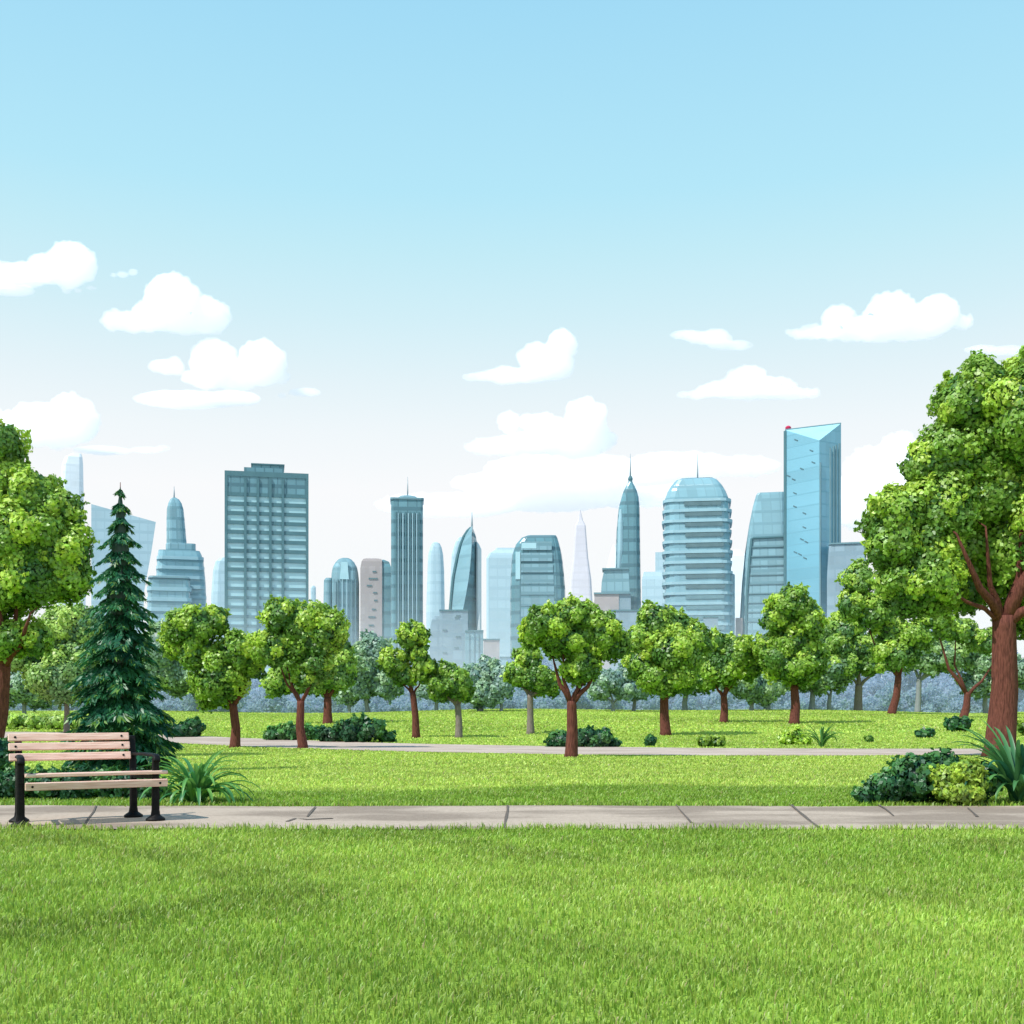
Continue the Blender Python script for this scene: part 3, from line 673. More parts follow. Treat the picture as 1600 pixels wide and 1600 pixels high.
# ------------------------------------------------------------------ city
def rect(xl, xr, dep, ch, n=1):
    """footprint with cut or rounded corners, counter-clockwise, front at y=0"""
    ch = min(ch, (xr - xl) * .49, dep * .49); pts = []
    for cx, cy, a0 in ((xr - ch, ch, -90), (xr - ch, dep - ch, 0), (xl + ch, dep - ch, 90), (xl + ch, ch, 180)):
        if ch < 1e-3: pts.append((cx, cy)); continue
        for k in range(n + 1):
            a = math.radians(a0 + 90 * k / n); pts.append((cx + ch * math.cos(a), cy + ch * math.sin(a)))
    return pts
class Bld:
    def __init__(s, name, label, xc, d, cat='building', base=1118, group=None):
        s.d, s.xc, s.s = d, xc, d / F
        s.gz = float(G((xc - CX) / F * d, d))
        a = math.atan((xc - CX) / F); s.c = math.cos(a)
        s.root = tag(empty(name, ((xc - CX) / F * d, d, s.gz), -a), label, cat, group); s.base = base
    def X(s, px): return (px - s.xc) * s.s * s.c
    def Z(s, py): return H - (py - YH) * s.s - s.gz
    def tower(s, name, mat, prof, depth=None, ch=0., n=1, y0=0., smooth=False, parent=None, grow=0., ground=True, bevel=0):
        """prof: (row, left, right) from the top down; a last section reaches the ground"""
        W = max(r - l for _, l, r in prof) * s.s; dep = depth or W * .8
        secs = []
        pr = list(prof)
        zs = [s.Z(p[0]) for p in pr]
        if ground: pr.append(pr[-1]); zs.append(-.3)
        for (py, l, r), z in zip(pr, zs):
            k = (r - l) * s.s / W; dd = dep * (0.45 + .55 * k) if k < .999 else dep
            secs.append([(x, y + y0 + (dep - dd) / 2, z) for x, y in rect(s.X(l) - grow, s.X(r) + grow, dd + 2 * grow, ch * max(k, .3), n)])
            if grow: secs[-1] = [(x, y - grow, z) for x, y, z in secs[-1]]
        mb = MB(); mb.loft(secs[::-1])
        return mb.build(name, mat, parent or s.root, smooth=smooth, bevel=bevel)
    def box(s, name, mat, xl, xr, yt, yb, y0, y1, parent=None):
        mb = MB(); mb.box(s.X(xl), s.X(xr), y0, y1, s.Z(yb), s.Z(yt)); return mb.build(name, mat, parent or s.root)
    def mast(s, px, top, bot, r, y, mat=None):
        mb = MB(); mb.tube([(s.X(px), y, s.Z(bot) - .4), (s.X(px), y, s.Z((top + bot) / 2)), (s.X(px), y, s.Z(top))], [r, r * .7, r * .25], 8)
        return mb.build('antenna', mat or METAL, s.root, smooth=True)

T_DEEP = mat_facade('teal_glass', (.130, .275, .325), (.080, .180, .220), 4.2, 3.0, .30, .12)
T_MID = mat_facade('grey_teal_glass', (.215, .375, .435), (.150, .285, .335), 4.0, 2.6, .26, .12)
T_LITE = mat_facade('pale_teal_glass', (.235, .415, .485), (.185, .345, .410), 4.0, 3.0, .24, .10, var=.15)
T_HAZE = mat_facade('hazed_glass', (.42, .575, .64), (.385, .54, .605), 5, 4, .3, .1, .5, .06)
T_FAINT = mat_facade('faint_glass', (.73, .80, .84), (.72, .79, .83), 6, 5, .3, .1, .7, .03)  # distance haze of the far towers put into their glass colour
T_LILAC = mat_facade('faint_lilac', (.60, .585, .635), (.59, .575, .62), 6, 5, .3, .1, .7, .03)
T_BLUE = mat_facade('sky_blue_glass', (.185, .415, .520), (.160, .370, .465), 4.0, 3.0, .10, .06, .12, .12)
T_BLUE2 = mat_facade('bright_blue_glass', (.34, .62, .71), (.31, .58, .67), 4.0, 3.0, .1, .06, .1, .08)
T_TAN = mat_facade('tan_wall', (.40, .355, .355), (.38, .335, .335), 4.5, 3.4, .5, .45, .7, .10)
T_GREY = mat_facade('slate_glass', (.240, .340, .405), (.20, .295, .355), 4.2, 3.2, .35, .14)
TRIM = mat_plain('dark_trim', (.070, .165, .195), (.088, .195, .225), .6, .3, bump=0)
TRIM2 = mat_plain('slate_trim', (.125, .235, .275), (.155, .275, .315), .6, .3, bump=0)
LEDGE = mat_plain('pale_ledge', (.28, .455, .525), (.33, .51, .575), .55, .3, bump=0)
WHITEF = mat_plain('pale_fin', (.62, .70, .72), (.68, .75, .77), .5, .3, bump=0)
GLASSD = mat_plain('dark_window', (.075, .150, .175), (.105, .19, .215), .2, .4, bump=0, spec=.7)
GLASSL = mat_plain('light_window', (.36, .60, .66), (.44, .67, .73), .4, .25, bump=0, spec=.7)
BEACON = mat_plain('beacon_red', (.45, .02, .08), (.6, .03, .1), .4, 5, bump=0)

# gridded slab tower
b = Bld('office_tower', 'wide teal slab tower with a dark grid of floors and two-step roof box', 417, 380)
b.tower('wall', GLASSL, [(741, 353, 481)], 20)
b.box('parapet', TRIM, 351.5, 482.5, 738, 746, -.5, 20.5)
b.box('upper_wall', T_DEEP, 355, 479, 746, 772, -.28, 0)
for xl, xr in ((351.5, 356), (478.5, 482.5)): b.box('corner_pier', TRIM, xl, xr, 746, 1114, -.5, .7)
for px in (383.5, 403, 422.5, 442): b.box('mullion', TRIM, px - 2.0, px + 2.0, 748, 1114, -.75, 0)
for k in range(23):
    y = 774 + 14.6 * k; b.box('floor_band', TRIM if k < 9 else TRIM2, 356, 478.5, y - (2.8 if k < 9 else 2.0), y + (2.8 if k < 9 else 2.0), -.42, 0)
r = b.box('roof_box', T_DEEP, 381, 444, 727.5, 738, 4, 16); b.box('roof_box', T_DEEP, 393, 444, 721.5, 727.5, 5, 15)
b.box('cornice', TRIM, 392, 445, 720, 722, 4.6, 15.4)
# stepped art-deco tower
b = Bld('stepped_tower', 'stepped grey-teal tower narrowing to a domed shaft with thin antenna', 276, 420)
b.tower('shaft', T_MID, [(776, 270, 275), (779, 266, 280), (785, 263, 284), (795, 260.5, 287), (815, 260, 289), (850, 260, 292)], 7.5, 2, 4)
b.tower('crown', T_MID, [(850, 260, 306), (852, 259, 306), (863, 259, 306)], 13, 1.5, 3, y0=-3)
b.tower('wall', T_LITE, [(862, 248, 312), (868, 247, 315), (880, 246, 318), (910, 244, 321), (960, 242, 323)], 19, 2, 2, y0=-6)
for y in range(872, 1000, 15): b.tower('ledge', LEDGE, [(y, 247.5 - (y - 862) * .05, 316 + min(6, (y - 862) * .07)), (y + 5, 247 - (y - 862) * .05, 316 + min(6, (y - 862) * .07))], 18, 2, 2, y0=-6, grow=.35, ground=False)
b.mast(272, 757, 779, .35, 4)
b = Bld('office_block', 'low rounded-corner office block in front of the stepped tower', 264, 405)
b.tower('wall', T_MID, [(902, 236, 292), (906, 232, 296), (960, 230, 299)], 10, 1.5, 2, y0=-2)
b.tower('parapet', TRIM2, [(901, 235, 293), (904, 233, 296)], 10, 1.5, 2, y0=-2, grow=.4, ground=False)
for y in range(918, 1010, 16): b.tower('ledge', LEDGE, [(y, 231, 298), (y + 6, 231, 298)], 10, 1.5, 2, y0=-2, grow=.3, ground=False)
# pale far ones, left
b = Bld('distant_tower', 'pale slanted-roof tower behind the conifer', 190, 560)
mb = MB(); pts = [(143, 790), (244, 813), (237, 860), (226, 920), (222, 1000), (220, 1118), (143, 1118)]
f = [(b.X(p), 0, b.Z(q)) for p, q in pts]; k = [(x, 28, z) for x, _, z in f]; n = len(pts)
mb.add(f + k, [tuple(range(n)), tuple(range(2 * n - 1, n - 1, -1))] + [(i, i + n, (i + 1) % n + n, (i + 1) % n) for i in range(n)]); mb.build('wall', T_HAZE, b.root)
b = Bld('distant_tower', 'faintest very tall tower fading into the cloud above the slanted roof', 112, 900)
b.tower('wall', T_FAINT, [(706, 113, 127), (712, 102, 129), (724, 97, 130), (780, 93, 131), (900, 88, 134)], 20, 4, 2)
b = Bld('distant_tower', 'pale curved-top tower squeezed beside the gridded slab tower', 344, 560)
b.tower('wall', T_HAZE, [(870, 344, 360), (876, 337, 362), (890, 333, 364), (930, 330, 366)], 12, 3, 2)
b = Bld('distant_tower', 'narrow pale tower standing alone right of the gridded slab tower', 489.5, 560)
b.tower('wall', T_HAZE, [(915, 487, 492), (918, 485.5, 493.5)], 3, .6, 2)
# domed and tan pair
b = Bld('domed_tower', 'barrel-domed glass tower with ribbed front and side shoulder', 534, 377)
b.tower('wall', T_MID, [(870, 534, 545), (872, 529, 549), (877, 524, 554), (884, 520, 558), (894, 518, 560), (910, 517, 561.5)], 12, 3, 4)
b.tower('shoulder', T_MID, [(902, 509, 518), (906, 506, 518), (960, 505, 518)], 9, 1, 2, y0=1)
for px in (522, 528, 535, 542, 549, 555): b.box('rib', LEDGE if px in (535, 542) else TRIM2, px - .7, px + .7, 905, 1114, -.5, .1)
b.tower('window', GLASSL, [(878, 533, 543), (905, 531, 545)], .5, 0, y0=-.3, ground=False)
b = Bld('tan_tower', 'tan round-topped slab with small dash windows and a teal flank', 586, 378)
b.tower('wall', T_TAN, [(871.5, 574, 590), (873, 568, 596), (877, 565, 597), (888, 563, 597)], 8, 0)
b.tower('flank', T_DEEP, [(873, 597, 600), (877, 597, 608), (885, 597, 611)], 8, 0, y0=.4)
for k, (px, y, w) in enumerate([(585, 893, 6), (583, 904, 14), (577, 915, 8), (586, 926, 6), (587, 938, 5), (584, 952, 6), (581, 964, 11), (580, 977, 8), (583, 990, 9)]):
    b.box('window', GLASSD, px - w / 2, px + w / 2, y - 1, y + 1.2, -.2, .05)
# ribbed skyscraper
b = Bld('ribbed_tower', 'tall slim teal skyscraper with vertical ribs and low domed cap', 636, 375)
b.tower('wall', T_DEEP, [(780, 612, 660), (784, 611, 661)], 10.5, .8, 2)
b.tower('parapet', TRIM2, [(777.5, 611, 661), (780.5, 611, 661)], 10.5, .8, 2, grow=.3, ground=False)
b.tower('cap', T_MID, [(771.5, 630, 643), (773, 624, 650), (777, 620, 655), (779, 620, 656)], 7, 2, 3, y0=1.5, ground=False)
for px in (619, 625.5, 634, 641, 647.5, 654.5): b.box('rib', TRIM, px - .9, px + .9, 800, 1114, -.55, .1)
for px in (622, 629.5, 638, 644.5, 651): b.box('rib', LEDGE, px - 1, px + 1, 802, 1114, -.3, .1)
b.mast(637, 740, 772, .25, 5)
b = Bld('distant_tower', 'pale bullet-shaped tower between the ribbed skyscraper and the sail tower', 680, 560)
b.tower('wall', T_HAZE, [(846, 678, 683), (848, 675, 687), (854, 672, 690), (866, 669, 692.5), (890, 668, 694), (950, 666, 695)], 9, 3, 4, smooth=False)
# sail tower
b = Bld('sail_tower', 'sail-shaped glass tower with curved edge, white side fin and needle', 728, 373)
prof = [(821, 736.5, 738, 739), (826, 731, 738, 741), (835, 725, 737, 744), (850, 719, 737, 746), (870, 714, 736, 746), (900, 708, 733, 746), (930, 705, 728, 746), (955, 703, 723, 746), (1118, 702, 718, 746)]
mb = MB(); mb.loft([[(b.X(l), 5, b.Z(y)), (b.X(rg), 0, b.Z(y)), (b.X(rg), 9, b.Z(y))] for y, l, rg, r in prof[::-1]]); mb.build('wall', T_LITE, b.root)  # lit left face paler, flank darker: sun and shade put into glass colours
mb = MB(); mb.loft([[(b.X(rg) + .02, 0, b.Z(y)), (b.X(r) + .03, 6, b.Z(y)), (b.X(rg) + .02, 9.1, b.Z(y))] for y, l, rg, r in prof[::-1]]); mb.build('flank', T_DEEP, b.root)
mb = MB(); mb.tube([(b.X(l) - .1, 4.6, b.Z(y)) for y, l, _, _ in prof[:-1]], [.45] * 8, 6); mb.build('edge_rib', TRIM, b.root)
b.tower('fin', WHITEF, [(843, 744.5, 745.5), (848, 744.5, 749), (856, 744.5, 752.5)], 6, .5, 1, y0=3)
b.mast(737.5, 796, 824, .4, 5)
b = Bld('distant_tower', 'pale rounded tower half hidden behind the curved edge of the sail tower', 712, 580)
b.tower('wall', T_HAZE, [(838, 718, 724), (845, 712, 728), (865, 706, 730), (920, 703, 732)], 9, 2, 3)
# low blocks in the middle
b = Bld('office_block', 'low grey-teal block with dark flat roof rim at the foot of the sail tower', 706, 364)
b.tower('wall', T_GREY, [(954, 687, 731)], 8, 0); b.box('parapet', TRIM, 686.5, 731.5, 952.5, 955, -.3, 8.3)
b.tower('wing', T_GREY, [(962, 679, 687), (967, 675, 687), (985, 671, 687)], 6, 0, y0=1.5)
for px, y in ((716, 962), (714, 965), (695, 985), (695, 1020), (716, 995), (713, 1012), (695, 1040)): b.box('window', GLASSD, px - 3.5, px + 3.5, y - 1.2, y + 1.2, -.2, .05)
b = Bld('office_block', 'small block with vertical lines next to the little tan block', 741, 360)
b.tower('wall', T_MID, [(986, 727, 755)], 6, 0); b.box('parapet', TRIM, 726.5, 755.5, 984.5, 987, -.3, 6.3)
for px in (733, 741, 748): b.box('rib', TRIM2, px - .5, px + .5, 990, 1114, -.3, .05)
b = Bld('office_block', 'little plain tan block with dark roof rim', 768, 358)
b.tower('wall', T_TAN, [(999.5, 755.5, 780.5)], 6, 0); b.box('parapet', TRIM, 755, 781, 998, 1000, -.3, 6.3)
b = Bld('office_block', 'lowest pale teal block next to the little tan block', 796, 356)
b.tower('wall', T_LITE, [(1027.5, 781.5, 812)], 6, 0); b.box('parapet', TRIM, 781, 812.5, 1026, 1028, -.3, 6.3)
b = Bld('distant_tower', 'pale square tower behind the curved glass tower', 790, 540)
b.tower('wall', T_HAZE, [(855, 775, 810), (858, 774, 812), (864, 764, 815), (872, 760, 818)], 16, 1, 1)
# curved glass tower
b = Bld('curved_tower', 'rounded dark teal glass tower with sloping shoulders and wide window bands', 841, 377)
prof = [(835, 823, 869), (838, 815, 871), (848, 806, 874), (865, 800, 878), (890, 798, 881), (920, 797, 883.5)]
b.tower('wall', T_DEEP, prof, 14, 3, 3)
b.tower('roof', LEDGE, [(834, 824, 868), (836, 823, 869)], 8, 1, 2, y0=3, grow=.2, ground=False)
for k in range(9):
    y = 853 + 17.5 * k; b.box('window', T_MID, 814, 862 + min(k, 4), y - 6.8, y + 6.4, -.14, .05)
b.box('window', GLASSL, 805.5, 813, 862, 905, -.1, .9)  # pale panel: a highlight on the left edge put in as colour
b.box('window', GLASSL, 815, 838, 848.5, 857, -.2, -.12)
# faint spire
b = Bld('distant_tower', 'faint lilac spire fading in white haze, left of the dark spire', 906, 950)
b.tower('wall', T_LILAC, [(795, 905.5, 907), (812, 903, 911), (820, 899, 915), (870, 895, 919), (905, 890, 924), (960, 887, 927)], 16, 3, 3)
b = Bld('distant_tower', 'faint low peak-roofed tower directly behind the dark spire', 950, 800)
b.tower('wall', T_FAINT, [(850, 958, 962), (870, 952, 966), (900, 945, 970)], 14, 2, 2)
# dark spire
b = Bld('spire_tower', 'slender dark teal spire with needle and shoulder curve', 982, 387)
prof = [(751, 982, 988), (758, 978, 992), (766, 974, 995.5), (775, 971, 998), (792, 966.5, 999.5), (830, 963, 1000), (900, 961.5, 1001), (960, 961, 1002)]
b.tower('wall', T_DEEP, prof, 8.5, 2.4, 3)
b.tower('shoulder', LEDGE, [(795, 968, 972), (815, 965.5, 974), (860, 964.5, 974), (905, 964, 968)], 5, 1, 2, y0=-.3, ground=False)
mb = MB(); mb.loft([[(b.X(985) + rr * math.cos(a), 4 + rr * math.sin(a), b.Z(y)) for a in (i * math.pi / 5 for i in range(10))] for y, rr in ((753, 1.0), (748, .65), (745, .85), (742, .65), (739, .2))]); mb.build('finial', TRIM, b.root)
b.mast(985, 705, 741, .33, 4)
b = Bld('stacked_block', 'stack of three offset grey blocks at the foot of the dark spire', 960, 375)
b.tower('upper_storey', T_MID, [(889, 944, 982), (910, 940, 983), (930, 939, 984)], 8, 0, y0=0, ground=False); b.box('parapet', TRIM2, 941, 982.5, 887.5, 890, -.4, 8.2)
b.tower('wall', T_TAN, [(928, 929, 967), (958, 928, 967)], 9, 0, y0=-2); b.tower('flank', T_GREY, [(928, 967, 985), (958, 967, 986)], 9, 0, y0=-1.8)
b.box('parapet', TRIM2, 928, 985.5, 926.5, 929, -2.4, 7); b.tower('base_storey', T_GREY, [(956, 954, 1001)], 8, 0, y0=-4.5); b.box('parapet', TRIM, 953, 1002, 954.5, 956.5, -4.8, 2)
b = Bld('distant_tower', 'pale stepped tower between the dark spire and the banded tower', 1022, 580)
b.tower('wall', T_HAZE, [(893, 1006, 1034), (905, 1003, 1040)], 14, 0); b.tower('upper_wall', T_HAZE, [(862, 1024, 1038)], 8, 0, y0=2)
# banded round-shouldered tower
b = Bld('banded_tower', 'broad pale blue tower with rounded shoulders, scalloped floor ledges and mast', 1090, 381)
prof = [(745, 1061, 1117), (747, 1055, 1121), (755, 1048, 1128), (765, 1042, 1134), (775, 1038.5, 1138), (790, 1037, 1140), (840, 1037, 1141), (900, 1038, 1143)]
b.tower('wall', T_LITE, prof, 18, 3.5, 3)
b.tower('roof', TRIM2, [(743.5, 1062, 1116), (745.5, 1062, 1116)], 11, 2, 2, y0=3, ground=False)
for k in range(17):
    y = 781 + 16.2 * k; e = 1.2 * ((k * 7) % 3) * .6
    b.tower('ledge', LEDGE, [(y - 2.2, 1036.5 - e, 1141 + e + k * .25), (y + 2.2, 1036.5 - e, 1141 + e + k * .25)], 18, 3.5, 3, grow=.35, ground=False)
    b.box('window', GLASSD if k < 9 else TRIM2, 1069 + min(k, 4) * .6, 1127 + min(k, 5), y + 3.2, y + 9, -.3, .05)
b.tower('wing', T_LITE, [(896, 1138, 1147.5), (898, 1138, 1148.5)], 10, .5, 1, y0=3)
b.mast(1090, 700, 744, .3, 8)
b = Bld('office_block', 'small dark kiosk-like block under the banded tower behind the treetops', 1110, 350)
b.tower('wall', T_GREY, [(964, 1099, 1122)], 5, 0); b.box('parapet', TRIM, 1098.5, 1122.5, 962.5, 965, -.2, 5.2)
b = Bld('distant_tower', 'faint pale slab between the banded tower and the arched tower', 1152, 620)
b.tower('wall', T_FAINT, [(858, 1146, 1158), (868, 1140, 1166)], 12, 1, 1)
# arched tower
b = Bld('arched_tower', 'grey-teal tower with curved side holding a lower dark-framed glass front', 1195, 383)
prof = [(768, 1184, 1226), (772, 1181, 1226), (790, 1176, 1227), (820, 1170, 1228), (860, 1164, 1229), (910, 1159, 1230), (960, 1156, 1230)]
b.tower('wall', T_LITE, prof, 13, 1.5, 2)
b.tower('glass_front', T_MID, [(842, 1176, 1224), (870, 1172, 1225), (920, 1168, 1225), (980, 1166, 1225)], 4, 0, y0=-1.0)
fr = MB(); fr.tube([(b.X(px), -1.1, b.Z(y)) for px, y in ((1165, 1010), (1167, 930), (1171, 875), (1174.5, 842), (1178, 840.5), (1224, 840))], [.42] * 6, 6); fr.build('frame', TRIM, b.root)
for k in range(9):
    y = 855 + 14.5 * k; b.box('mullion', TRIM2, 1174 - k * .9, 1224, y - .8, y + .8, -1.25, -.6)
b.box('side_wall', T_TAN, 1149, 1160, 965, 1114, -1, 3)
# bright blue wedge tower
b = Bld('blue_tower', 'tallest bright blue glass tower with wedge-cut top and red beacon', 1270, 374)
def bc(px, y, row): return (b.X(px), y, b.Z(row))
mb = MB(); bot = 1118
V_ = [bc(1226, 3, 666), bc(1280, -6, 695), bc(1314, 1, 663), bc(1262, 16, 664), bc(1226, 3, bot), bc(1280, -6, bot), bc(1314, 1, bot), bc(1262, 16, bot)]
mb.add(V_, [(4, 5, 1, 0), (5, 6, 2, 1), (6, 7, 3, 2), (7, 4, 0, 3)]); mb.build('wall', T_BLUE, b.root)
mb = MB(); mb.add(V_[:4], [(0, 1, 2), (0, 2, 3)]); mb.build('roof', T_BLUE2, b.root)
mb = MB(); mb.tube([bc(1226.3, 2.8, 668), bc(1226.3, 2.8, bot)], [.5, .5], 6); mb.build('corner_rib', TRIM, b.root)
mb = MB(); mb.tube([bc(1226.3, 3, 666), bc(1270, 2, 664.4), bc(1314, 1, 663)], [.28] * 3, 6); mb.build('roof_rim', TRIM2, b.root)
for px in (1281.5, 1297, 1302, 1306, 1311):
    t = (px - 1280) / 34; y = -6 + 7 * t
    mb = MB(); mb.tube([bc(px, y - .1, 705 - 22 * t + (25 if px < 1290 else 10)), bc(px, y - .1, bot)], [.32, .32], 5); mb.build('corner_rib' if px < 1290 else 'rib', TRIM2, b.root)
for px, row in ((1244, 686), (1268, 708), (1271, 727), (1253, 733), (1232, 740), (1240, 747), (1242, 769), (1242, 790), (1257, 803), (1257, 825), (1253, 843), (1260, 848), (1243, 862), (1250, 866), (1258, 873)):
    t = (px - 1226) / 54; y = 3 - 9 * t
    mb = MB(); mb.tube([bc(px - 2.6, y + .43, row - 1.6), bc(px + 2.6, y - .45, row + 1.6)], [.2, .2], 5); mb.build('window', GLASSD, b.root)
mb = MB(); mb.loft([[(b.X(1231) + rr * math.cos(a), 4.2 + rr * math.sin(a), b.Z(665) + h) for a in (i * math.pi / 5 for i in range(10))] for h, rr in ((0, .5), (.35, .9), (.8, 1.0), (1.2, .7), (1.45, .15))]); mb.build('beacon', BEACON, b.root)
b = Bld('office_block', 'plain slate-grey slab standing just in front of the bright blue tower', 1320, 360)
b.tower('wall', T_GREY, [(849, 1297, 1352), (852, 1295, 1353), (900, 1292, 1354)], 10, .6, 1); b.tower('parapet', TRIM2, [(847.5, 1296, 1353), (850, 1296, 1353)], 10, .6, 1, grow=.25, ground=False)

# ------------------------------------------------------------------ clouds
def mat_cloud():
    m, N, L = new_mat('cloud')
    v = N.new('ShaderNodeVolumeScatter'); v.inputs['Color'].default_value = (.985, .989, .994, 1); v.inputs['Density'].default_value = .055
    v.inputs['Anisotropy'].default_value = .2
    e = N.new('ShaderNodeEmission'); e.inputs['Color'].default_value = (.95, .98, 1, 1); e.inputs['Strength'].default_value = .003  # faint glow added to whiten the clouds beyond their scattered light
    a = N.new('ShaderNodeAddShader'); L.new(v.outputs[0], a.inputs[0]); L.new(e.outputs[0], a.inputs[1])
    out(m, a.outputs[0], vol=True)
    return m
def mat_cloud_s():
    m, N, L = new_mat('cloud')
    b = N.new('ShaderNodeBsdfPrincipled'); b.inputs['Base Color'].default_value = (.93, .94, .95, 1); b.inputs['Roughness'].default_value = 1
    b.inputs['Specular IOR Level'].default_value = 0
    b.inputs['Subsurface Weight'].default_value = 1; b.inputs['Subsurface Radius'].default_value = (1, 1, 1); b.inputs['Subsurface Scale'].default_value = 25
    out(m, b.outputs[0])
    return m
CLOUD = mat_cloud()
ctex = bpy.data.textures.new('cloud_billow', 'CLOUDS'); ctex.noise_scale = 26; ctex.noise_depth = 4
ctex2 = bpy.data.textures.new('cloud_fray', 'CLOUDS'); ctex2.noise_scale = 8; ctex2.noise_depth = 3
def cloud(label, lobes, d=1900, group=None, rough=1.):
    s = d / F; c0 = P(np.mean([l[0] for l in lobes]), np.mean([l[1] for l in lobes]), d)
    iv, ifc = ico(); V, Fc = [], []; nv = 0
    for lx, ly, rx, ry in lobes:
        c = P(lx, ly, d) - c0; c[1] += random.uniform(-.3, .3) * rx * s
        V.append(c + iv * np.array([rx, max(ry, rx * .6), ry]) * s); Fc.append(ifc + nv); nv += len(iv)
    V = np.concatenate(V); Fc = np.concatenate(Fc)
    o = np_mesh('cloud', V, Fc.ravel(), np.full(len(Fc), 3), None, CLOUD); o.location = c0
    big = max(l[2] for l in lobes)
    rm = o.modifiers.new('remesh', 'REMESH'); rm.mode = 'VOXEL'; rm.voxel_size = max(1.0, min(2.4, big * s * .06)); rm.use_smooth_shade = True
    for t, k in ((ctex, .26), (ctex2, .13)):
        dp = o.modifiers.new('billow', 'DISPLACE'); dp.texture = t; dp.texture_coords = 'GLOBAL'; dp.strength = min(34, k * min(big, 1.5 * max(l[3] for l in lobes)) * s * 1.5) * rough; dp.mid_level = .44
    tag(o, label, 'cloud', group)
cloud('puffy cloud with round head, topmost cloud and cut by the picture edge', [(108, 412, 40, 34), (78, 420, 34, 24), (30, 425, 45, 17), (-10, 425, 40, 18)])
cloud('thin cloud streak right under the topmost puffy cloud', [(10, 451, 45, 4), (35, 450, 20, 3)])
cloud('small dash of cloud beside the topmost puffy cloud', [(178, 430, 6, 4), (192, 429, 10, 5), (208, 425, 8, 6)])
for q in ((104, 456, 7, 4), (122, 454, 7, 4), (142, 449, 9, 3)): cloud('tiny cloud puff floating under the topmost puffy cloud', [q], group='tiny puffs under the topmost cloud')
cloud('heaped cloud with broad dome and low tail, second from the top in that corner', [(272, 472, 44, 38), (318, 490, 36, 28), (245, 490, 40, 22), (215, 500, 40, 14), (180, 500, 22, 14), (290, 500, 50, 18)])
cloud('twin-humped cloud above the gridded slab tower', [(332, 566, 37, 38), (410, 568, 38, 36), (320, 592, 30, 15), (370, 585, 36, 24), (438, 588, 14, 10)])
cloud('small cream cloud touching the flank of the twin-humped cloud', [(250, 572, 20, 10), (275, 573, 14, 14), (262, 574, 20, 12)])
cloud('long flat cloud lying under the twin-humped cloud', [(290, 625, 85, 8), (360, 624, 50, 9), (362, 618, 28, 8), (250, 620, 30, 7)])
cloud('slim dash of cloud at the end of the long flat cloud', [(475, 611, 26, 6), (440, 618, 8, 4), (460, 613, 12, 4)])
cloud('ball-headed cloud behind the left big tree above the faintest tower', [(108, 655, 41, 40), (65, 665, 45, 34), (10, 672, 50, 30), (90, 680, 40, 20)], d=2200)
cloud('faint thin wisp over the pale slanted-roof tower', [(160, 703, 50, 4), (230, 703, 30, 4), (255, 700, 12, 5)], d=2200)
cloud('ragged cloud with one knob at the top and long flat tail, mid-sky', [(878, 538, 23, 24), (838, 556, 30, 22), (865, 570, 34, 22), (800, 583, 50, 10), (750, 588, 28, 5), (835, 583, 50, 11)])
cloud('small lens-shaped cloud with single bump, high above the dark spire', [(1122, 526, 24, 14), (1075, 524, 32, 6), (1100, 530, 32, 9), (1145, 537, 40, 3)])
cloud('widest cumulus with three humps, high above the tallest tree', [(1393, 492, 42, 34), (1465, 490, 36, 31), (1310, 497, 27, 20), (1350, 510, 60, 14), (1270, 520, 45, 5), (1430, 508, 60, 16), (1505, 502, 20, 10)])
cloud('pyramid-shaped cloud just above the bright blue tower', [(1168, 594, 34, 24), (1215, 604, 36, 17), (1120, 609, 34, 12), (1170, 613, 60, 9), (1250, 615, 28, 6), (1082, 617, 24, 4)])
cloud('towering white cloud bank above the curved glass tower', [(915, 652, 32, 30), (840, 662, 48, 17), (795, 660, 17, 17), (900, 682, 66, 30), (780, 696, 55, 10), (840, 690, 60, 16)], d=2300)
cloud('cloud bank behind the bright blue tower reaching to the tallest tree', [(1405, 705, 30, 28), (1370, 735, 55, 34), (1430, 760, 70, 60), (1345, 780, 45, 45)], d=2500)
cloud('flat white cloud layer behind the antenna of the banded tower', [(1060, 730, 95, 20), (1165, 728, 55, 14), (1000, 745, 80, 14)], d=2500)
cloud('broad layered cloud bank low over the middle towers, palest of the clouds', [(880, 738, 130, 20), (790, 752, 90, 14), (990, 770, 120, 16), (700, 790, 120, 14), (860, 775, 120, 20)], d=2700)
cloud('thin streak of cloud touching the crown of the tallest tree', [(1530, 547, 28, 5), (1570, 551, 40, 4)])

# ------------------------------------------------------------------ light, sky, camera
sun_dir = Vector((-.58, -.44, .92)).normalized()          # towards the sun: over the left shoulder
el = math.asin(sun_dir.z); rot = math.atan2(sun_dir.x, sun_dir.y)
sl = bpy.data.lights.new('sun', 'SUN'); sl.energy = 4.9; sl.angle = math.radians(.55); sl.color = (1, .965, .90)
so = bpy.data.objects.new('sun', sl); COL.objects.link(so); so.rotation_euler = sun_dir.to_track_quat('Z', 'Y').to_euler(); so.location = (-20, -20, 40)

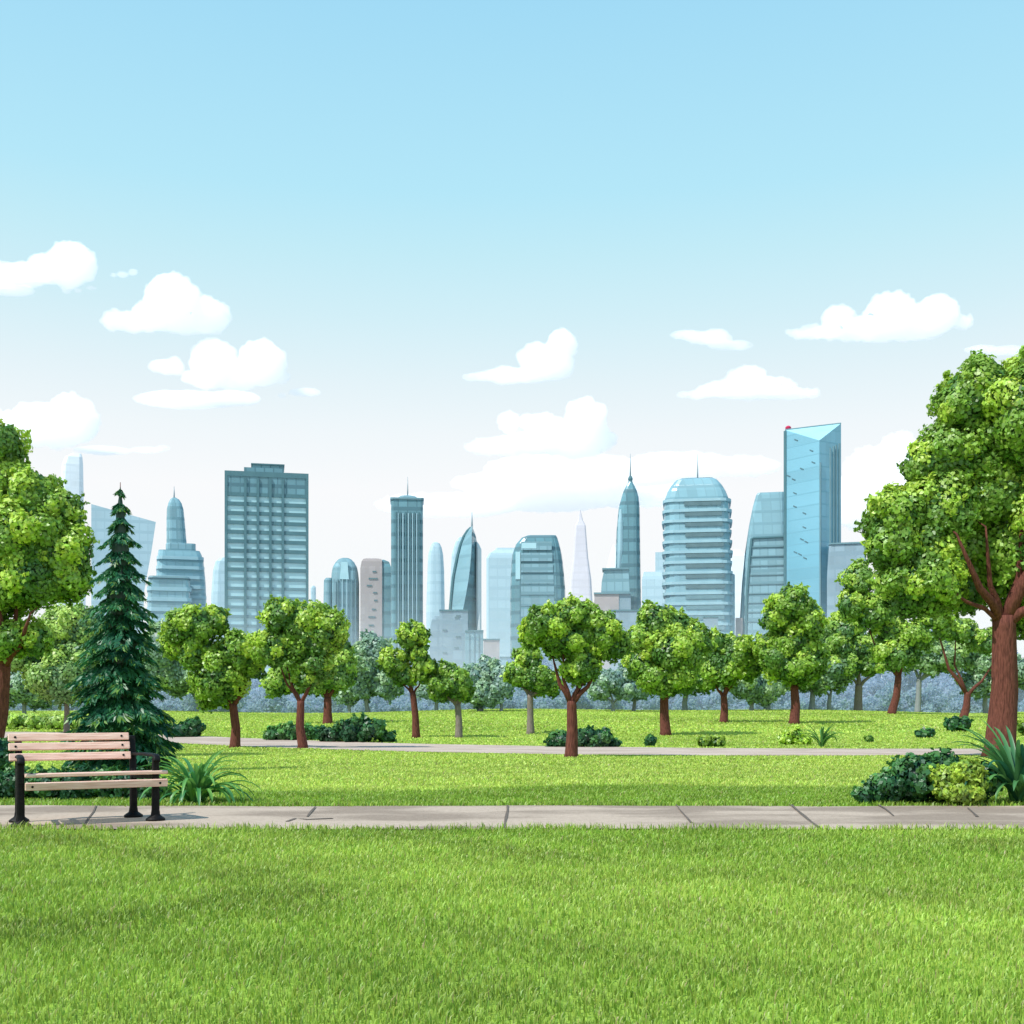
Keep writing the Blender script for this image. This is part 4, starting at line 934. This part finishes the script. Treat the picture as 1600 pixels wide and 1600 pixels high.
W = bpy.data.worlds.new('World'); SC.world = W; W.use_nodes = True
N, L = W.node_tree.nodes, W.node_tree.links; N.clear()
sky = N.new('ShaderNodeTexSky'); sky.sky_type = 'NISHITA'; sky.sun_disc = False; sky.sun_elevation = el; sky.sun_rotation = rot
sky.air_density = 1.0; sky.dust_density = 1.0; sky.ozone_density = 1.5
b1 = N.new('ShaderNodeBackground'); b1.inputs['Strength'].default_value = .10; L.new(sky.outputs[0], b1.inputs[0])
tc = N.new('ShaderNodeTexCoord'); se = N.new('ShaderNodeSeparateXYZ'); L.new(tc.outputs['Generated'], se.inputs[0])
rp = N.new('ShaderNodeValToRGB'); e = rp.color_ramp.elements
e[0].position = 0; e[0].color = (.93, .96, .98, 1); e[1].position = 1; e[1].color = (.10, .32, .68, 1)
for p, c in ((.18, (.975, .98, .985)), (.227, (.90, .955, .975)), (.267, (.80, .92, .96)), (.316, (.665, .885, .95)), (.362, (.56, .855, .945)), (.405, (.47, .82, .96)), (.55, (.34, .70, .93))):
    q = e.new(p); q.color = (*c, 1)
L.new(se.outputs['Z'], rp.inputs[0])
b2 = N.new('ShaderNodeBackground'); b2.inputs['Strength'].default_value = 1.04; L.new(rp.outputs[0], b2.inputs[0])
mx = N.new('ShaderNodeMixShader'); mx.inputs[0].default_value = .92; L.new(b1.outputs[0], mx.inputs[1]); L.new(b2.outputs[0], mx.inputs[2])
wo = N.new('ShaderNodeOutputWorld'); L.new(mx.outputs[0], wo.inputs[0])

cam = bpy.data.cameras.new('camera'); co = bpy.data.objects.new('camera', cam); COL.objects.link(co)
co.location = (0, 0, H); co.rotation_euler = (math.pi / 2, 0, 0)
cam.sensor_fit = 'HORIZONTAL'; cam.sensor_width = 36; cam.lens = 36 * F / 1600
cam.shift_y = (YH - 800) / 1600
cam.clip_start = .1; cam.clip_end = 20000
SC.camera = co
SC.view_settings.view_transform = 'Standard'; SC.view_settings.look = 'None'; SC.view_settings.exposure = 0; SC.view_settings.gamma = 1
SC.render.engine = 'CYCLES'
cy = SC.cycles
cy.use_denoising = True
try: cy.denoiser = 'OPENIMAGEDENOISE'
except Exception: pass
cy.max_bounces = 14; cy.volume_bounces = 12; cy.diffuse_bounces = 3; cy.glossy_bounces = 2; cy.transmission_bounces = 4
cy.caustics_reflective = False; cy.caustics_refractive = False
